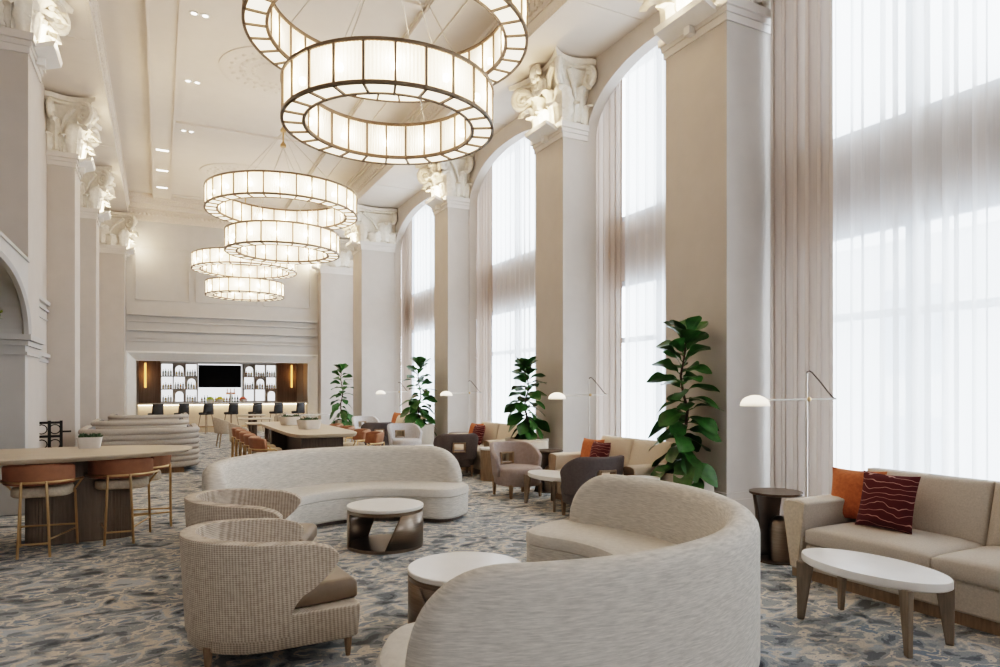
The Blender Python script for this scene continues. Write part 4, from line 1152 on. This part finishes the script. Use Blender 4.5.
def back_shelf(x0, x1, side, arches, empties):
    t = thing('bottle_shelf', 'backlit bottle shelf of nine cells on the %s of the television' % side, 'shelf', (0, 0, 0), 0, 'backlit bar shelves')
    z0, z1 = 1.06, 2.54; cw, chh = (x1 - x0) / 3, (z1 - z0) / 3
    obj('backlight_panel', MB().b2(x0, x1, 28.55, 28.58, z0, z1), M['back'], t)
    f = MB()
    for i in range(4): f.b2(x0 + i * cw - .018, x0 + i * cw + .018, 28.27, 28.55, z0, z1)
    obj('upright', f, M['shelfwood'], t)
    for j in range(4): obj('shelf_board', MB().b2(x0 - .018, x1 + .018, 28.27, 28.55, z0 + j * chh - .018, z0 + j * chh + .018), M['shelfwood'], t)
    for (r, c) in arches:     # r from the top
        zz = z0 + (2 - r) * chh + .018; xx = x0 + c * cw; q = MB()
        xa, xb, zt = xx + .07, xx + cw - .07, zz + chh - .10
        q.b2(xx + .018, xa, 28.28, 28.30, zz, zz + chh - .036); q.b2(xb, xx + cw - .018, 28.28, 28.30, zz, zz + chh - .036)
        N = 12; rr = (xb - xa) / 2
        for i in range(N):
            a0, a1 = pi * i / N, pi * (i + 1) / N; xm = (xa + xb) / 2
            p0 = (xm - rr * cos(a0), zt - rr + rr * sin(a0)); p1 = (xm - rr * cos(a1), zt - rr + rr * sin(a1)); zt2 = zz + chh - .036
            q.add([(p0[0], 28.28, p0[1]), (p1[0], 28.28, p1[1]), (p1[0], 28.28, zt2), (p0[0], 28.28, zt2)], [(0, 1, 2, 3)])
        obj('arch_panel', q, M['shelfwood'], t, fix=False)
    rown, coln = ['top', 'middle', 'bottom'], ['left', 'centre', 'right']
    for r in range(3):
        for c in range(3):
            if (r, c) in empties: continue
            n = 3 if (r, c) in arches else 4
            lo, hi = (.12, cw - .12) if (r, c) in arches else (.08, cw - .08)
            for i in range(n):
                k = rb.choice([0, 1, 2, 3, 3, 3, 4] if r < 2 else [3, 3, 3, 4])
                put_bottle(k, (x0 + c * cw + lo + (hi - lo) * i / (n - 1), 28.42, z0 + (2 - r) * chh + .0182),
                           'small %s bottle in the %s row, %s column of the %s bar shelf' % (kinds[k], rown[r], coln[c], side), 'bottles on the %s bar shelf' % side)
back_shelf(.02, 1.28, 'left', [(0, 1), (1, 2), (2, 1)], [(2, 1)])
back_shelf(2.96, 4.22, 'right', [(0, 0), (1, 1), (2, 2)], [(2, 0), (2, 1), (2, 2)])
t = thing('television', 'large black flat television between the bar shelves', 'television', (2.1, 28.5, 1.64))
obj('screen', MB().b2(-.76, .76, -.06, -.03, 0, .84), M['screen'], t); obj('bezel', MB().b2(-.78, .78, -.035, .0, -.02, .86), M['iron'], t)
t = thing('backlight_wall_panel', 'white glowing wall panel behind the television', 'light panel', (2.1, 28.58, 1.08))
obj('panel', MB().b2(-.80, .80, -.02, .01, 0, 1.46), M['back'], t)
t = thing('back_bar_cabinet', 'low back bar cabinet beneath the lit shelves and television', 'cabinet', (2.1, 28.0, 0))
obj('cabinet_body', MB().b2(-2.1, 2.12, -.05, .54, 0, 1.0), M['greywood'], t); obj('countertop', MB().b2(-2.1, 2.12, -.08, .54, 1.0, 1.04), M['stone'], t)
for i in range(14):
    k = rb.choice([0, 1, 2, 2, 4, 1, 3])
    put_bottle(k, (1.44 + i * .1, 28.35, 1.0405), 'small %s bottle on the counter below the television' % kinds[k], 'bottles below the television')
for i, (x, c, nm) in enumerate(((1.62, (.42, .52, .05), 'lime green'), (1.95, (.62, .50, .04), 'yellow'), (2.75, (.50, .13, .07), 'red'))):
    t = thing('fruit_bowl', 'glass bowl of %s fruit on the bar below the television' % nm, 'fruit bowl', (x, 26.55, 1.0605), 0, 'fruit bowls on the bar')
    obj('bowl', MB().lathe([(.05, 0), (.11, .05), (.14, .12), (.13, .12), (.10, .06), (.001, .02)], 20), M['pot'], t, fix=False)
    q = MB(); mm = mat('fruit_%d' % i, c, .5, var=.15)
    for j in range(14):
        a = j * 2.4; r = .03 + .006 * j; q.sphere((r * cos(a), r * sin(a), .10 + .08 * (1 - j / 14)), .045, 8, 6)
    tag(obj('fruit', q, mm, t), None, None, kind='stuff')
t = thing('copper_tap_tower', 'copper beer tap tower standing on the bar before the television', 'tap', (2.32, 26.5, 1.0605))
cop = mat('copper', (.55, .27, .17), .3, 1, var=.1)
obj('column', MB().bar((0, 0, 0), (0, 0, .34), .04, 12), M['nickel'], t); obj('crossbar', MB().bar((-.16, 0, .34), (.16, 0, .34), .035, 12), cop, t)
for x in (-.12, 0, .12): obj('handle', MB().bar((x, -.04, .34), (x, -.05, .52), .016, 8), cop, t)

# ------------------------------------------------------------------ iron gate, shrub in the arch
t = thing('iron_gate', 'small black wrought iron gate post between left pilasters', 'gate', (-1.53, 12.2, 0), R(6))
f = MB()
for x in (-.17, .02, .17): f.b2(x - .02, x + .02, -.02, .02, 0, 1.10)
for z in (.15, .62, .86, 1.07): f.b2(-.18, .18, -.016, .016, z - .018, z + .018)
for z in (.74, .97):
    for x in (-.08, .09): f.tube([(x + .07 * cos(a * pi / 8), 0, z + .07 * sin(a * pi / 8)) for a in range(16)], .009, 6, True)
f.bar((-.17, 0, .16), (.17, 0, .60), .009, 6); f.bar((.17, 0, .16), (-.17, 0, .60), .009, 6)
obj('grille', f, M['iron'], t)
obj('handrail', MB().bar((.17, 0, .93), (.30, 0, .93), .014, 8), M['iron'], t)
t = thing('potted_shrub', 'leafy green shrub inside the white arch at left edge', 'potted plant', (-2.12, 9.55, 0))
obj('pot', MB().lathe([(.22, 0), (.28, .5), (.25, .5), (.24, .45), (.001, .45)], 24), M['pot'], t, fix=False)
obj('trunk', MB().bar((0, 0, .42), (.02, 0, 2.2), .03, 8, .018), M['stem'], t)
q = MB(); rnd = random.Random(8)
for k in range(420):
    a, e = rnd.random() * 2 * pi, rnd.uniform(-1.2, 1.4); r = rnd.uniform(.15, .46); p = (r * cos(a) * cos(e), r * sin(a) * cos(e), 2.38 + r * .9 * sin(e))
    b = rnd.random() * 6; L = .13; dx, dy, dz = L * cos(b), L * sin(b), rnd.uniform(-.03, .10); sx, sy = -sin(b) * .03, cos(b) * .03
    q.add([p, (p[0] + dx / 2 + sx, p[1] + dy / 2 + sy, p[2] + dz / 2), (p[0] + dx, p[1] + dy, p[2] + dz), (p[0] + dx / 2 - sx, p[1] + dy / 2 - sy, p[2] + dz / 2)], [(0, 1, 2, 3)])
obj('foliage', q, M['leaf3'], t, fix=False, smooth=0)

# ------------------------------------------------------------------ light, world, camera
w = bpy.data.worlds.new('overcast_sky'); SC.world = w; w.use_nodes = True
bg = w.node_tree.nodes['Background']
tc = w.node_tree.nodes.new('ShaderNodeTexCoord'); sep = w.node_tree.nodes.new('ShaderNodeSeparateXYZ')
w.node_tree.links.new(tc.outputs['Generated'], sep.inputs[0])
rr = w.node_tree.nodes.new('ShaderNodeValToRGB'); rr.color_ramp.elements[0].color = (.80, .86, .94, 1); rr.color_ramp.elements[1].color = (.92, .96, 1, 1)
rr.color_ramp.elements[0].position = .3; rr.color_ramp.elements[1].position = .7
w.node_tree.links.new(sep.outputs['Z'], rr.inputs['Fac']); w.node_tree.links.new(rr.outputs['Color'], bg.inputs['Color'])
bg.inputs['Strength'].default_value = 7.0

cam = bpy.data.cameras.new('camera'); cam.lens = 24.0; cam.sensor_width = 36; cam.clip_end = 200
cam.shift_y = 54.5 / 1000
co = bpy.data.objects.new('camera', cam); C.objects.link(co)
co.location = (0, 0, 1.6); co.rotation_euler = (R(90), 0, R(-27)); SC.camera = co
cy = SC.cycles
cy.max_bounces = 7; cy.diffuse_bounces = 5; cy.glossy_bounces = 3; cy.transmission_bounces = 3; cy.transparent_max_bounces = 16
cy.use_denoising = True
cy.sample_clamp_indirect = 4; cy.caustics_reflective = False; cy.caustics_refractive = False
try: SC.view_settings.view_transform = 'Filmic'; SC.view_settings.look = 'High Contrast'
except Exception: pass
SC.view_settings.exposure = 0.37
